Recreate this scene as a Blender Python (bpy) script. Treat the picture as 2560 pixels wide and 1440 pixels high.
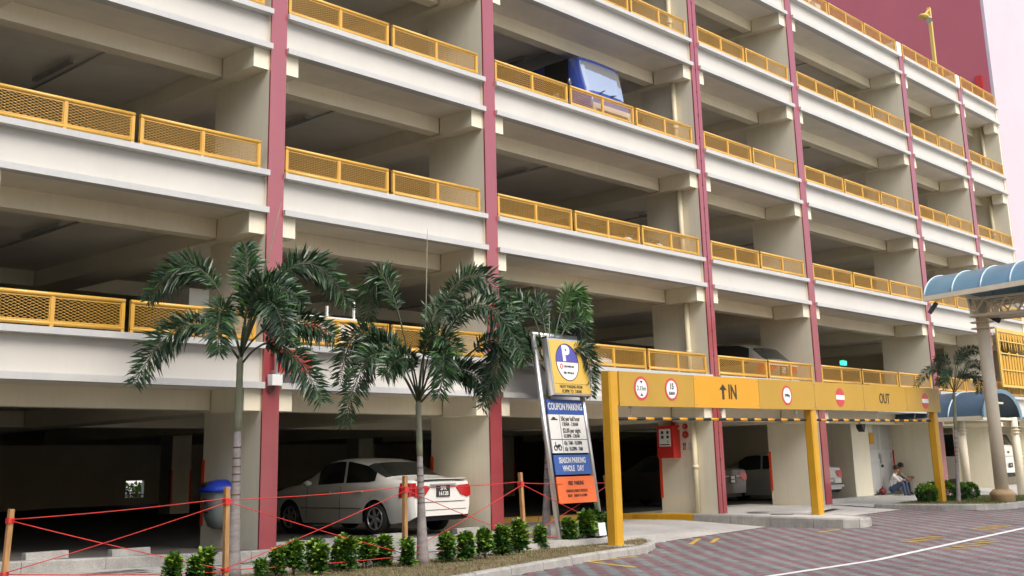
import bpy, bmesh, math, random
from mathutils import Vector, Matrix
import numpy as np
R = math.radians
sc = bpy.context.scene
for o in list(bpy.data.objects): bpy.data.objects.remove(o)
random.seed(4)
COL = sc.collection

# ------------------------------------------------------------------ camera, light, exposure
cam_d = bpy.data.cameras.new('camera')
cam = bpy.data.objects.new('camera', cam_d); COL.objects.link(cam); sc.camera = cam
cam_d.sensor_width = 36.0; cam_d.lens = 40.734; cam_d.shift_y = -0.09375
cam_d.clip_start = 0.1; cam_d.clip_end = 1500
_r = Vector((0.6787842, -0.7339400, -0.0241673)); _u = Vector((-0.1532959, -0.1738074, 0.9727751)); _f = Vector((0.7181590, 0.6565996, 0.2304877))
cam.matrix_world = Matrix(((_r.x, _u.x, -_f.x, -11.5167), (_r.y, _u.y, -_f.y, -15.7446), (_r.z, _u.z, -_f.z, 1.1897), (0, 0, 0, 1)))

SUN_EL, SUN_AZ = 50.0, 190.0        # degrees; azimuth clockwise from +Y
w = bpy.data.worlds.new('World'); sc.world = w; w.use_nodes = True
wn = w.node_tree.nodes; wl = w.node_tree.links
sky = wn.new('ShaderNodeTexSky'); sky.sky_type = 'NISHITA'; sky.sun_disc = False
sky.sun_elevation = R(SUN_EL); sky.sun_rotation = R(SUN_AZ); sky.dust_density = 4.0; sky.air_density = 1.0; sky.ozone_density = 1.0
bg = wn['Background']; bg.inputs['Strength'].default_value = 0.12
wl.new(sky.outputs['Color'], bg.inputs['Color'])
sun_d = bpy.data.lights.new('sun', 'SUN'); sun_d.energy = 0.75; sun_d.angle = R(40); sun_d.color = (1.0, 0.95, 0.87)
sun = bpy.data.objects.new('sun', sun_d); COL.objects.link(sun)
_az, _el = R(SUN_AZ), R(SUN_EL)
sd = Vector((math.sin(_az) * math.cos(_el), math.cos(_az) * math.cos(_el), math.sin(_el)))
sun.rotation_euler = sd.to_track_quat('Z', 'Y').to_euler()
sun.location = (0, -40, 60)
sc.view_settings.view_transform = 'Standard'; sc.view_settings.look = 'None'
sc.view_settings.exposure = 1.2; sc.view_settings.gamma = 1.0; sc.view_settings.use_curve_mapping = False
sc.render.engine = 'CYCLES'
cy = sc.cycles
cy.use_denoising = True; cy.max_bounces = 10; cy.diffuse_bounces = 8; cy.glossy_bounces = 3; cy.transmission_bounces = 3; cy.transparent_max_bounces = 6
cy.caustics_reflective = False; cy.caustics_refractive = False; cy.sample_clamp_indirect = 6.0

# ------------------------------------------------------------------ materials
def mat(name, col, rough=0.6, metal=0.0, var=0.08, vscale=3.0, bump=0.0, bscale=40.0, spec=0.5, streak=0.0, streak_col=None, emit=None, estr=1.0, stretch=(1, 1, 1), fine=0.0, coat=0.0, blotch=0.0):
    m = bpy.data.materials.new(name); m.use_nodes = True
    nt = m.node_tree; n = nt.nodes; l = nt.links
    b = n['Principled BSDF']
    b.inputs['Roughness'].default_value = rough; b.inputs['Metallic'].default_value = metal
    b.inputs['Specular IOR Level'].default_value = spec
    if coat: b.inputs['Coat Weight'].default_value = coat; b.inputs['Coat Roughness'].default_value = 0.08
    geo = n.new('ShaderNodeNewGeometry')
    src = geo.outputs['Position']
    c = Vector(col)
    mp = n.new('ShaderNodeMapping'); mp.inputs['Scale'].default_value = stretch; l.new(src, mp.inputs['Vector'])
    nz = n.new('ShaderNodeTexNoise'); nz.inputs['Scale'].default_value = vscale; nz.inputs['Detail'].default_value = 5; nz.inputs['Roughness'].default_value = 0.6
    l.new(mp.outputs['Vector'], nz.inputs['Vector'])
    rp = n.new('ShaderNodeValToRGB')
    rp.color_ramp.elements[0].position = 0.3; rp.color_ramp.elements[1].position = 0.7
    rp.color_ramp.elements[0].color = (*[max(0, x * (1 - var)) for x in c], 1)
    rp.color_ramp.elements[1].color = (*[min(1, x * (1 + var)) for x in c], 1)
    l.new(nz.outputs['Fac'], rp.inputs['Fac'])
    out = rp.outputs['Color']
    if fine:
        n2 = n.new('ShaderNodeTexNoise'); n2.inputs['Scale'].default_value = vscale * 14; n2.inputs['Detail'].default_value = 3
        l.new(src, n2.inputs['Vector'])
        mx = n.new('ShaderNodeMix'); mx.data_type = 'RGBA'; mx.blend_type = 'MULTIPLY'; mx.inputs['Factor'].default_value = fine
        l.new(out, mx.inputs['A']); l.new(n2.outputs['Color'], mx.inputs['B']); 
        hs = n.new('ShaderNodeRGBToBW'); l.new(n2.outputs['Color'], hs.inputs['Color'])
        mr = n.new('ShaderNodeMapRange'); mr.inputs['From Min'].default_value = 0.3; mr.inputs['From Max'].default_value = 0.7; mr.inputs['To Min'].default_value = 0.55; mr.inputs['To Max'].default_value = 1.35
        l.new(hs.outputs['Val'], mr.inputs['Value']); l.new(mr.outputs['Result'], mx.inputs['B'])
        out = mx.outputs['Result']
    if blotch:
        n5 = n.new('ShaderNodeTexNoise'); n5.inputs['Scale'].default_value = 0.42; n5.inputs['Detail'].default_value = 6; n5.inputs['Roughness'].default_value = 0.62; n5.inputs['Distortion'].default_value = 0.6
        l.new(src, n5.inputs['Vector'])
        mr5 = n.new('ShaderNodeMapRange'); mr5.inputs['From Min'].default_value = 0.32; mr5.inputs['From Max'].default_value = 0.68; mr5.inputs['To Min'].default_value = 1 - blotch; mr5.inputs['To Max'].default_value = 1 + blotch * .6
        l.new(n5.outputs['Fac'], mr5.inputs['Value'])
        mx5 = n.new('ShaderNodeMix'); mx5.data_type = 'RGBA'; mx5.blend_type = 'MULTIPLY'; mx5.inputs['Factor'].default_value = 1.0
        l.new(out, mx5.inputs['A']); l.new(mr5.outputs['Result'], mx5.inputs['B']); out = mx5.outputs['Result']
    if streak:
        mp2 = n.new('ShaderNodeMapping'); mp2.inputs['Scale'].default_value = (5, 5, 0.28); l.new(src, mp2.inputs['Vector'])
        n3 = n.new('ShaderNodeTexNoise'); n3.inputs['Scale'].default_value = 2.2; n3.inputs['Detail'].default_value = 6; n3.inputs['Roughness'].default_value = 0.65
        l.new(mp2.outputs['Vector'], n3.inputs['Vector'])
        mr = n.new('ShaderNodeMapRange'); mr.inputs['From Min'].default_value = 0.5; mr.inputs['From Max'].default_value = 0.8; mr.inputs['To Max'].default_value = streak
        l.new(n3.outputs['Fac'], mr.inputs['Value'])
        mx = n.new('ShaderNodeMix'); mx.data_type = 'RGBA'
        l.new(mr.outputs['Result'], mx.inputs['Factor']); l.new(out, mx.inputs['A'])
        sc_ = streak_col or [x * 0.5 for x in c]
        mx.inputs['B'].default_value = (*sc_, 1); out = mx.outputs['Result']
    l.new(out, b.inputs['Base Color'])
    if bump:
        bz = n.new('ShaderNodeTexNoise'); bz.inputs['Scale'].default_value = bscale; bz.inputs['Detail'].default_value = 4
        l.new(src, bz.inputs['Vector'])
        bp = n.new('ShaderNodeBump'); bp.inputs['Strength'].default_value = bump; bp.inputs['Distance'].default_value = 0.01
        l.new(bz.outputs['Fac'], bp.inputs['Height']); l.new(bp.outputs['Normal'], b.inputs['Normal'])
    if emit:
        b.inputs['Emission Color'].default_value = (*emit, 1); b.inputs['Emission Strength'].default_value = estr
    return m

M = {}
M['cream'] = mat('cream_wall_paint', (0.80, 0.75, 0.59), 0.7, var=0.04, vscale=0.8, bump=0.15, bscale=60, blotch=0.05, streak=0.16, streak_col=(0.40, 0.35, 0.26))
M['white'] = mat('offwhite_wall_paint', (0.57, 0.555, 0.51), 0.65, var=0.035, vscale=0.7, bump=0.12, bscale=60, blotch=0.05, streak=0.20, streak_col=(0.50, 0.47, 0.42))
M['ledge'] = mat('grey_blue_ledge_paint', (0.50, 0.51, 0.50), 0.6, var=0.06, vscale=1.4, bump=0.15, bscale=50, streak=0.22, streak_col=(0.36, 0.36, 0.33))
M['pink'] = mat('red_pink_paint', (0.30, 0.046, 0.054), 0.30, var=0.07, vscale=1.0, bump=0.12, bscale=45, streak=0.18, streak_col=(0.40, 0.11, 0.12), spec=1.0, coat=0.5)
M['redwall'] = mat('red_tower_paint', (0.46, 0.115, 0.14), 0.6, var=0.05, vscale=0.4, bump=0.1, streak=0.12, streak_col=(0.42, 0.10, 0.12))
M['pinkwall'] = mat('pale_pink_tower_paint', (0.54, 0.46, 0.50), 0.6, var=0.04, vscale=0.4, bump=0.1, streak=0.1, streak_col=(0.6, 0.36, 0.42))
M['ceil'] = mat('pale_slab_paint', (0.78, 0.745, 0.65), 0.85, var=0.08, vscale=0.7, blotch=0.12, streak=0.1)
M['deck'] = mat('deck_concrete', (0.24, 0.225, 0.20), 0.85, var=0.2, vscale=0.8, fine=0.4)
M['rail'] = mat('yellow_railing_paint', (0.60, 0.34, 0.045), 0.36, var=0.06, vscale=2.0, spec=0.7)
M['yellow'] = mat('yellow_gloss_paint', (0.56, 0.30, 0.014), 0.38, var=0.06, vscale=2.0, spec=0.6)
M['yellow2'] = mat('amber_gloss_paint', (0.64, 0.31, 0.01), 0.36, var=0.03, vscale=2.0, spec=0.6)
M['ysign'] = mat('mustard_panel_paint', (0.45, 0.27, 0.032), 0.4, var=0.06, vscale=1.2, streak=0.1, streak_col=(0.5, 0.28, 0.03))
M['pipe'] = mat('cream_pipe_paint', (0.68, 0.62, 0.44), 0.45, var=0.05, vscale=2, streak=0.12, streak_col=(0.4, 0.33, 0.2))
M['orange'] = mat('orange_red_plastic', (0.72, 0.07, 0.02), 0.5)
M['concrete'] = mat('pale_concrete', (0.42, 0.415, 0.385), 0.85, var=0.14, vscale=1.3, bump=0.3, bscale=60, fine=0.35, blotch=0.18)
M['concrete2'] = mat('driveway_concrete', (0.45, 0.44, 0.41), 0.85, var=0.12, vscale=0.8, bump=0.25, bscale=60, fine=0.3, blotch=0.18)
M['kerb'] = mat('kerb_concrete', (0.35, 0.34, 0.31), 0.85, var=0.2, vscale=3.5, bump=0.5, bscale=50, fine=0.4, streak=0.4, streak_col=(0.2, 0.19, 0.16))
M['paver_red'] = mat('red_paver', (0.175, 0.10, 0.103), 0.85, var=0.3, vscale=3.8, bump=0.5, bscale=120, fine=0.5, blotch=0.28)
M['paver_grey'] = mat('grey_paver', (0.19, 0.203, 0.202), 0.85, var=0.25, vscale=4.1, bump=0.5, bscale=120, fine=0.5, blotch=0.28)
M['joint'] = mat('paver_joint_sand', (0.12, 0.11, 0.10), 0.95, var=0.2)
M['road_white'] = mat('white_road_paint', (0.70, 0.70, 0.68), 0.7, var=0.12, vscale=6, fine=0.4)
M['road_yellow'] = mat('yellow_road_paint', (0.50, 0.34, 0.05), 0.7, var=0.35, vscale=7, fine=0.6)
M['block'] = mat('weathered_block_paint', (0.34, 0.33, 0.30), 0.8, var=0.08, vscale=0.3)
M['lot'] = mat('pale_lot_concrete', (0.60, 0.56, 0.48), 0.9, var=0.15, vscale=0.3)
M['soil'] = mat('dry_soil', (0.16, 0.125, 0.07), 0.95, var=0.3, vscale=4, fine=0.6)
M['grass'] = mat('dry_grass', (0.21, 0.165, 0.07), 0.8, var=0.45, vscale=2.5)
M['grass2'] = mat('green_grass', (0.10, 0.14, 0.035), 0.8, var=0.35, vscale=2.5)
M['palmleaf'] = mat('palm_leaflet', (0.028, 0.068, 0.026), 0.38, var=0.45, vscale=2.2, spec=0.7)
M['palmleaf2'] = mat('young_palm_leaflet', (0.06, 0.15, 0.03), 0.38, var=0.3, vscale=2.2, spec=0.6)
M['rachis'] = mat('frond_rib', (0.07, 0.09, 0.045), 0.6, var=0.2, vscale=5)
M['palmstem'] = mat('palm_stem', (0.22, 0.23, 0.15), 0.6, var=0.2, vscale=5)
M['trunk'] = mat('palm_trunk_bark', (0.26, 0.235, 0.225), 0.8, var=0.25, vscale=4, bump=0.6, bscale=30, stretch=(1, 1, 4), fine=0.3)
M['shrubleaf'] = mat('shrub_leaf', (0.045, 0.125, 0.022), 0.42, var=0.4, vscale=9, spec=0.6)
M['shrubnew'] = mat('young_shrub_leaf', (0.19, 0.32, 0.03), 0.45, var=0.3, vscale=9, spec=0.5)
M['stem'] = mat('woody_stem', (0.13, 0.09, 0.055), 0.85, var=0.2, vscale=8)
M['timber'] = mat('stake_timber', (0.40, 0.22, 0.085), 0.75, var=0.3, vscale=7, stretch=(4, 4, 0.5), bump=0.3)
M['string'] = mat('red_nylon_string', (0.62, 0.035, 0.03), 0.55)
M['alu'] = mat('brushed_aluminium', (0.62, 0.62, 0.60), 0.34, metal=0.85, var=0.06, vscale=4)
M['steel'] = mat('galvanised_steel', (0.42, 0.42, 0.41), 0.45, metal=0.6, var=0.15, vscale=8)
M['dark'] = mat('black_rubber', (0.012, 0.012, 0.013), 0.6, var=0.1)
M['black'] = mat('black_print', (0.03, 0.028, 0.022), 0.5, var=0.1)
M['darkplastic'] = mat('dark_plastic', (0.05, 0.05, 0.05), 0.5)
M['signblue'] = mat('blue_sign_sheet', (0.035, 0.10, 0.36), 0.35, var=0.04)
M['signviolet'] = mat('blue_violet_print', (0.085, 0.08, 0.36), 0.35, var=0.03)
M['signwhite'] = mat('white_sign_sheet', (0.72, 0.74, 0.72), 0.35, var=0.03)
M['signorange'] = mat('orange_sign_sheet', (0.80, 0.15, 0.025), 0.4, var=0.04)
M['signyellow'] = mat('yellow_sign_sheet', (0.62, 0.42, 0.08), 0.35, var=0.03)
M['discred'] = mat('red_sign_print', (0.52, 0.055, 0.06), 0.4, var=0.05)
M['red'] = mat('red_enamel', (0.50, 0.03, 0.022), 0.35, var=0.05)
M['carwhite'] = mat('white_car_paint', (0.72, 0.72, 0.68), 0.25, var=0.01, coat=0.6)
M['carsilver'] = mat('silver_car_paint', (0.55, 0.55, 0.52), 0.28, metal=0.5, var=0.01, coat=0.6)
M['cargold_shaded'] = mat('shaded_champagne_car_paint', (0.05, 0.043, 0.033), 0.3, metal=0.2, var=0.01, coat=0.6)  # champagne darkened to near black; the deep bay's shade is in the colour
M['carblue'] = mat('blue_car_paint', (0.028, 0.07, 0.36), 0.2, var=0.01, coat=0.9)
M['cardark'] = mat('dark_car_paint', (0.02, 0.018, 0.02), 0.2, var=0.01, coat=0.9)
M['glass'] = mat('tinted_glass', (0.012, 0.016, 0.016), 0.06, var=0.02, spec=0.8)
M['taillight'] = mat('red_lens', (0.42, 0.012, 0.012), 0.15, spec=0.8, var=0.05)
M['headlight'] = mat('clear_lens', (0.65, 0.67, 0.68), 0.12, spec=0.9, var=0.05)
M['tyre'] = mat('tyre_rubber', (0.018, 0.018, 0.018), 0.75)
M['rim'] = mat('wheel_alloy', (0.48, 0.48, 0.48), 0.3, metal=0.7)
M['binblue'] = mat('blue_bin_lid', (0.012, 0.045, 0.42), 0.4)
M['bingrey'] = mat('grey_green_bin', (0.21, 0.245, 0.235), 0.55, var=0.08)
M['canopy'] = mat('blue_canopy_sheet', (0.115, 0.215, 0.29), 0.28, var=0.12, vscale=1.5, spec=0.6)
M['canopy_shaded'] = mat('shaded_blue_canopy_sheet', (0.045, 0.085, 0.135), 0.35, var=0.12, vscale=1.5, spec=0.5)  # canopy blue darkened, so the low roof's weaker light is in the colour
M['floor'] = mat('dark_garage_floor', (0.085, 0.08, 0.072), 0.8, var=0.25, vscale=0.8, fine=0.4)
M['vanmirror'] = mat('mirror_van_windscreen', (0.62, 0.66, 0.70), 0.05, metal=0.75, var=0.02)  # pale mirror metal instead of glass, to whiten the sky reflection
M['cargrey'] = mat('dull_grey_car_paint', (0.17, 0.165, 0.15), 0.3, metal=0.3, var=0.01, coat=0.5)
M['canopyrib'] = mat('pale_canopy_rib', (0.45, 0.58, 0.66), 0.35)
M['canopysteel'] = mat('beige_steel_paint', (0.70, 0.63, 0.48), 0.5, var=0.06, streak=0.15, streak_col=(0.35, 0.26, 0.16))
M['plinth'] = mat('tan_tile', (0.42, 0.29, 0.15), 0.6, var=0.15, vscale=4)
M['skin'] = mat('skin', (0.36, 0.19, 0.12), 0.55, var=0.05)
M['hair'] = mat('black_hair', (0.012, 0.01, 0.009), 0.5)
M['shirtwhite'] = mat('white_shirt', (0.66, 0.66, 0.68), 0.8, var=0.06, vscale=8)
M['shirtgreen'] = mat('grey_green_shirt', (0.24, 0.25, 0.20), 0.85, var=0.1, vscale=8)
M['shirtred'] = mat('red_shirt', (0.36, 0.03, 0.03), 0.8, var=0.1, vscale=8)
M['jeans'] = mat('blue_jeans', (0.05, 0.08, 0.16), 0.85, var=0.15, vscale=12)
M['trousers'] = mat('grey_trousers', (0.20, 0.19, 0.17), 0.85, var=0.1, vscale=12)
M['trousersdark'] = mat('dark_trousers', (0.03, 0.03, 0.035), 0.85)
M['shoe'] = mat('dark_shoe', (0.02, 0.018, 0.016), 0.5)
M['maroon'] = mat('maroon_bag', (0.16, 0.012, 0.02), 0.6)
M['louvre'] = mat('grey_white_louvre', (0.58, 0.59, 0.58), 0.4, var=0.04)
M['green'] = mat('green_exit_light', (0.02, 0.3, 0.15), 0.4, emit=(0.05, 0.9, 0.5), estr=0.9)
M['print1'] = mat('violet_sticker', (0.2, 0.1, 0.42), 0.5); M['print2'] = mat('amber_sticker', (0.6, 0.3, 0.05), 0.5)
M['lampyellow'] = mat('lamp_yellow_paint', (0.62, 0.45, 0.10), 0.4)

# ------------------------------------------------------------------ mesh helpers
class MB:
    def __init__(s): s.v = []; s.f = []; s.m = []; s.sm = []
    def face(s, idx, m=0, smooth=False): s.f.append(tuple(idx)); s.m.append(m); s.sm.append(smooth)
    def poly(s, pts, m=0):
        k = len(s.v); s.v += [tuple(p) for p in pts]; s.face(range(k, k + len(pts)), m); return s
    def box(s, x0, x1, y0, y1, z0, z1, m=0):
        k = len(s.v)
        s.v += [(x0, y0, z0), (x1, y0, z0), (x1, y1, z0), (x0, y1, z0), (x0, y0, z1), (x1, y0, z1), (x1, y1, z1), (x0, y1, z1)]
        for q in ((0, 3, 2, 1), (4, 5, 6, 7), (0, 1, 5, 4), (1, 2, 6, 5), (2, 3, 7, 6), (3, 0, 4, 7)): s.face([k + i for i in q], m)
        return s
    def bar(s, p, q, w_, h_, m=0, up=(0, 0, 1)):
        p, q = Vector(p), Vector(q); d = (q - p).normalized(); u = Vector(up)
        if abs(d.dot(u)) > 0.99: u = Vector((0, 1, 0))
        a = d.cross(u).normalized() * w_ / 2; b = a.cross(d).normalized() * h_ / 2
        k = len(s.v)
        for c in (p, q):
            for e in (-a - b, a - b, a + b, -a + b): s.v.append(tuple(c + e))
        for fq in ((0, 1, 2, 3), (7, 6, 5, 4), (0, 4, 5, 1), (1, 5, 6, 2), (2, 6, 7, 3), (3, 7, 4, 0)): s.face([k + i for i in fq], m)
        return s
    def tube(s, pts, rad, n=8, m=0, cap=True):
        pts = [Vector(p) for p in pts]
        if not hasattr(rad, '__len__'): rad = [rad] * len(pts)
        k = len(s.v); prev = None
        for i, p in enumerate(pts):
            d = (pts[min(i + 1, len(pts) - 1)] - pts[max(i - 1, 0)]).normalized()
            if prev is None:
                a = d.orthogonal().normalized()
            else:
                a = (prev - d * prev.dot(d)).normalized()
            prev = a; b = d.cross(a)
            for j in range(n):
                t = 2 * math.pi * j / n; s.v.append(tuple(p + (a * math.cos(t) + b * math.sin(t)) * rad[i]))
        for i in range(len(pts) - 1):
            for j in range(n):
                s.face((k + i * n + j, k + i * n + (j + 1) % n, k + (i + 1) * n + (j + 1) % n, k + (i + 1) * n + j), m, True)
        if cap:
            s.face([k + j for j in range(n)][::-1], m); s.face([k + (len(pts) - 1) * n + j for j in range(n)], m)
        return s
    def prism(s, poly, fn, m=0):
        """poly: list of 2-D points; fn(a, b, side) -> 3-D point; side 0/1"""
        n = len(poly); k = len(s.v)
        for sd_ in (0, 1): s.v += [tuple(fn(a, b, sd_)) for a, b in poly]
        s.face([k + i for i in range(n)][::-1], m); s.face([k + n + i for i in range(n)], m)
        for i in range(n): s.face((k + i, k + (i + 1) % n, k + n + (i + 1) % n, k + n + i), m)
        return s
    def ball(s, c, r, m=0, nu=10, nv=7):
        c = Vector(c); rr = r if hasattr(r, '__len__') else (r, r, r); k = len(s.v)
        for i in range(nv + 1):
            ph = math.pi * i / nv
            for j in range(nu):
                th = 2 * math.pi * j / nu
                s.v.append((c.x + rr[0] * math.sin(ph) * math.cos(th), c.y + rr[1] * math.sin(ph) * math.sin(th), c.z + rr[2] * math.cos(ph)))
        for i in range(nv):
            for j in range(nu):
                s.face((k + i * nu + j, k + (i + 1) * nu + j, k + (i + 1) * nu + (j + 1) % nu, k + i * nu + (j + 1) % nu), m, True)
        return s
    def mesh(s, name, mats):
        me = bpy.data.meshes.new(name); me.from_pydata(s.v, [], s.f)
        mats = mats if isinstance(mats, (list, tuple)) else [mats]
        for x in mats: me.materials.append(x)
        me.polygons.foreach_set('material_index', s.m); me.polygons.foreach_set('use_smooth', s.sm)
        bm = bmesh.new(); bm.from_mesh(me); bmesh.ops.recalc_face_normals(bm, faces=bm.faces) if len(s.f) < 60000 else None; bm.to_mesh(me); bm.free()
        me.update(); return me
    def build(s, name, mats, parent=None, **kw): return put(name, s.mesh(name, mats), parent, **kw)

def put(name, me, parent=None, loc=None, rot=None, kind=None, label=None, mtx=None):
    o = bpy.data.objects.new(name, me); COL.objects.link(o)
    if parent is not None: o.parent = parent
    if loc is not None: o.location = loc
    if rot is not None: o.rotation_euler = rot
    if mtx is not None: o.matrix_local = mtx
    if kind: o['kind'] = kind
    if label: o['label'] = label
    return o
def tag(o, label, cat, group=None):
    o['label'] = label; o['category'] = cat
    if group: o['group'] = group
    return o
def thing(name, label, cat, loc=(0, 0, 0), rotz=0.0, group=None, rot=None):
    o = bpy.data.objects.new(name, None); COL.objects.link(o); o.empty_display_size = 0.3
    o.location = loc; o.rotation_euler = rot if rot else (0, 0, rotz)
    return tag(o, label, cat, group)
KIDS = {}
def copy_tree(o, parent=None, depth=0):
    c = o.copy(); COL.objects.link(c)
    if parent is not None: c.parent = parent
    for ch in list(o.children): copy_tree(ch, c, depth + 1)
    return c
def disc(mb, c, r, nrm, m=0, n=28, thick=0.006, sx=1.0):
    """flat disc facing -Y, centre c"""
    pts = [(math.cos(2 * math.pi * i / n) * r * sx, math.sin(2 * math.pi * i / n) * r) for i in range(n)]
    return mb.prism(pts, lambda a, b, s: (c[0] + a, c[1] - thick * s, c[2] + b), m)
def text(s, size, m, parent, loc, rot=(R(90), 0, 0), sx=1.0, align='CENTER', name='lettering', ext=0.002, bold=0.0):
    cu = bpy.data.curves.new('t', 'FONT'); cu.body = s; cu.size = size; cu.align_x = align; cu.align_y = 'CENTER'; cu.extrude = ext; cu.offset = bold
    cu.resolution_u = 3
    ob = bpy.data.objects.new('t', cu); COL.objects.link(ob)
    dg = bpy.context.evaluated_depsgraph_get(); me = bpy.data.meshes.new_from_object(ob.evaluated_get(dg))
    bpy.data.objects.remove(ob); bpy.data.curves.remove(cu)
    me.transform(Matrix.Diagonal((sx, 1, 1, 1))); me.name = name
    me.materials.clear(); me.materials.append(m)
    return put(name, me, parent, loc=loc, rot=rot)
def zr(x):
    return float(np.interp(x, [-30, 1, 6.5, 13, 20, 40], [-.36, -.36, -.40, -.27, -.19, -.1])) + 0.03 * max(0.0, -x)
def gl(x): return 0.03 * max(0.0, -x)
# ------------------------------------------------------------------ parking garage
garage = thing('parking_garage', 'five storey open sided car park with red edged fins, white parapets and yellow railings', 'car park')
def gpart(name, mb, m, parent=garage, **kw): return mb.build(name, m, parent, **kw)
T1, H, NL = 3.254, 2.9, 5
FINS = [(-5.39, -5.06), (-0.312, 0.012), (4.984, 5.311), (12.817, 13.156), (18.083, 18.414), (25.94, 26.27), (31.06, 31.39)]
XEND = 35.05
YB = 33.0
def lvl(k): return T1 + H * (k - 1)
for i, (a, b) in enumerate(FINS):
    top = lvl(5) + 0.50
    mb = MB()
    if i == 3:
        mid = (a + b) / 2
        mb.box(a, mid - .012, .10, 1.72, -.25, top).box(mid + .012, b, .10, 1.72, -.25, top).box(mid - .012, mid + .012, .16, 1.70, -.25, top - .01)
    else: mb.box(a, b, .10, 1.72, -.25, top)
    p = gpart('pillar', mb, M['cream'])
    z0 = -0.02 + (gl(a) if a < -1 else 0)
    if i == 3:
        mid = (a + b) / 2
        for (u, v) in ((a, mid - .014), (mid + .014, b)): MB().box(u, v, .06, .10, z0, lvl(5) - .01).build('pink_face', M['pink'], p)
        MB().box(mid - .014, mid + .014, .085, .10, z0, lvl(5) - .02).build('joint_filler', M['maroon'], p)
        for z in np.arange(0.6, 14.6, 0.62): MB().box(mid - .02, mid + .02, .052, .06, z, z + .05).build('joint_clip', M['maroon'], p)
    else: MB().box(a, b, .06, .10, z0, lvl(5) - .01).build('pink_face', M['pink'], p)
    MB().box(a - .012, a + .05, 1.66, 1.735, .35, 1.42).build('corner_guard', M['orange'], p)
    # beams crossing over the fin, one per storey
    c = (a + b) / 2
    for k in range(1, NL + 1):
        gpart('cross_beam', MB().box(c - .47, c + .47, .13, 1.06, 2.165 + H * (k - 1), lvl(k) - .722).box(c - .40, c + .40, 1.06, 18.0, 2.165 + .03 + H * (k - 1), lvl(k) - .722), M['cream'])
# downpipes beside the joint pillar and in the last bay
for (x, y, r_) in ((12.735, .62, .068), (34.86, 0.75, .07)):
    for k in range(1, NL + 1):
        zb = -.02 if k == 1 else lvl(k - 1) - .5
        mb = MB().tube([(x, y, zb), (x, y, 2.17 + H * (k - 1) + (.5 if x > 30 else 0))], r_, 10)
        zc = zb + 1.05; mb.tube([(x, y, zc), (x, y, zc + .09)], r_ + .012, 10)
        gpart('downpipe', mb, M['pipe'])
# slabs, edge beams
for k in range(1, NL + 1):
    gpart('floor_slab', MB().box(-14.0, XEND - .1, .175, YB, lvl(k) - .72, lvl(k) - .52), [M['ceil']])
    gpart('deck_surface', MB().box(-14.0, XEND - .1, .30, YB, lvl(k) - .516, lvl(k) - .50), [M['deck']])
BAYS = []
for i in range(len(FINS) - 1): BAYS.append((FINS[i][1], FINS[i + 1][0], 3 if i in (2, 4) else 2))
BAYS.append((FINS[-1][1], XEND - .02, 1))
BAYS.insert(0, (-13.2, FINS[0][0], 3))
for bi, (a, b, n) in enumerate(BAYS):
    for k in range(1, NL + 1):
        z0 = 2.165 + .05 + H * (k - 1)
        e0 = a + .30 if bi else a; e1 = b - .30 if bi < len(BAYS) - 1 else b - .08
        gpart('edge_beam', MB().box(e0, e1, 1.09, 1.37, z0, lvl(k) - .722), M['cream'])
        if bi in (1, 2, 3, 4, 5, 6): gpart('edge_beam', MB().box(e0 - .03, e1 + .03, 7.9, 8.2, z0, lvl(k) - .722), M['cream'])
        T = lvl(k)
        s_ = gpart('parapet_wall', MB().box(a, b, .16, .29, T - .70, T - .05), M['white'])
        MB().box(a, b, 0.0, .20 + .09, T - .095, T).build('top_ledge', M['ledge'], s_)
        MB().box(a, b, 0.0, .20, T - .74, T - .64).build('bottom_ledge', M['ledge'], s_)
# end nib of the last beam and the return wall of the last bay
for k in range(1, NL + 1):
    gpart('beam_nib', MB().box(34.58, 34.94, .13, .55, 2.165 + H * (k - 1), lvl(k) - .722), M['cream'])
gpart('end_wall', MB().box(34.945, 35.045, .11, 12.0, -.3, lvl(5) - .02), M['cream'])
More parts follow.
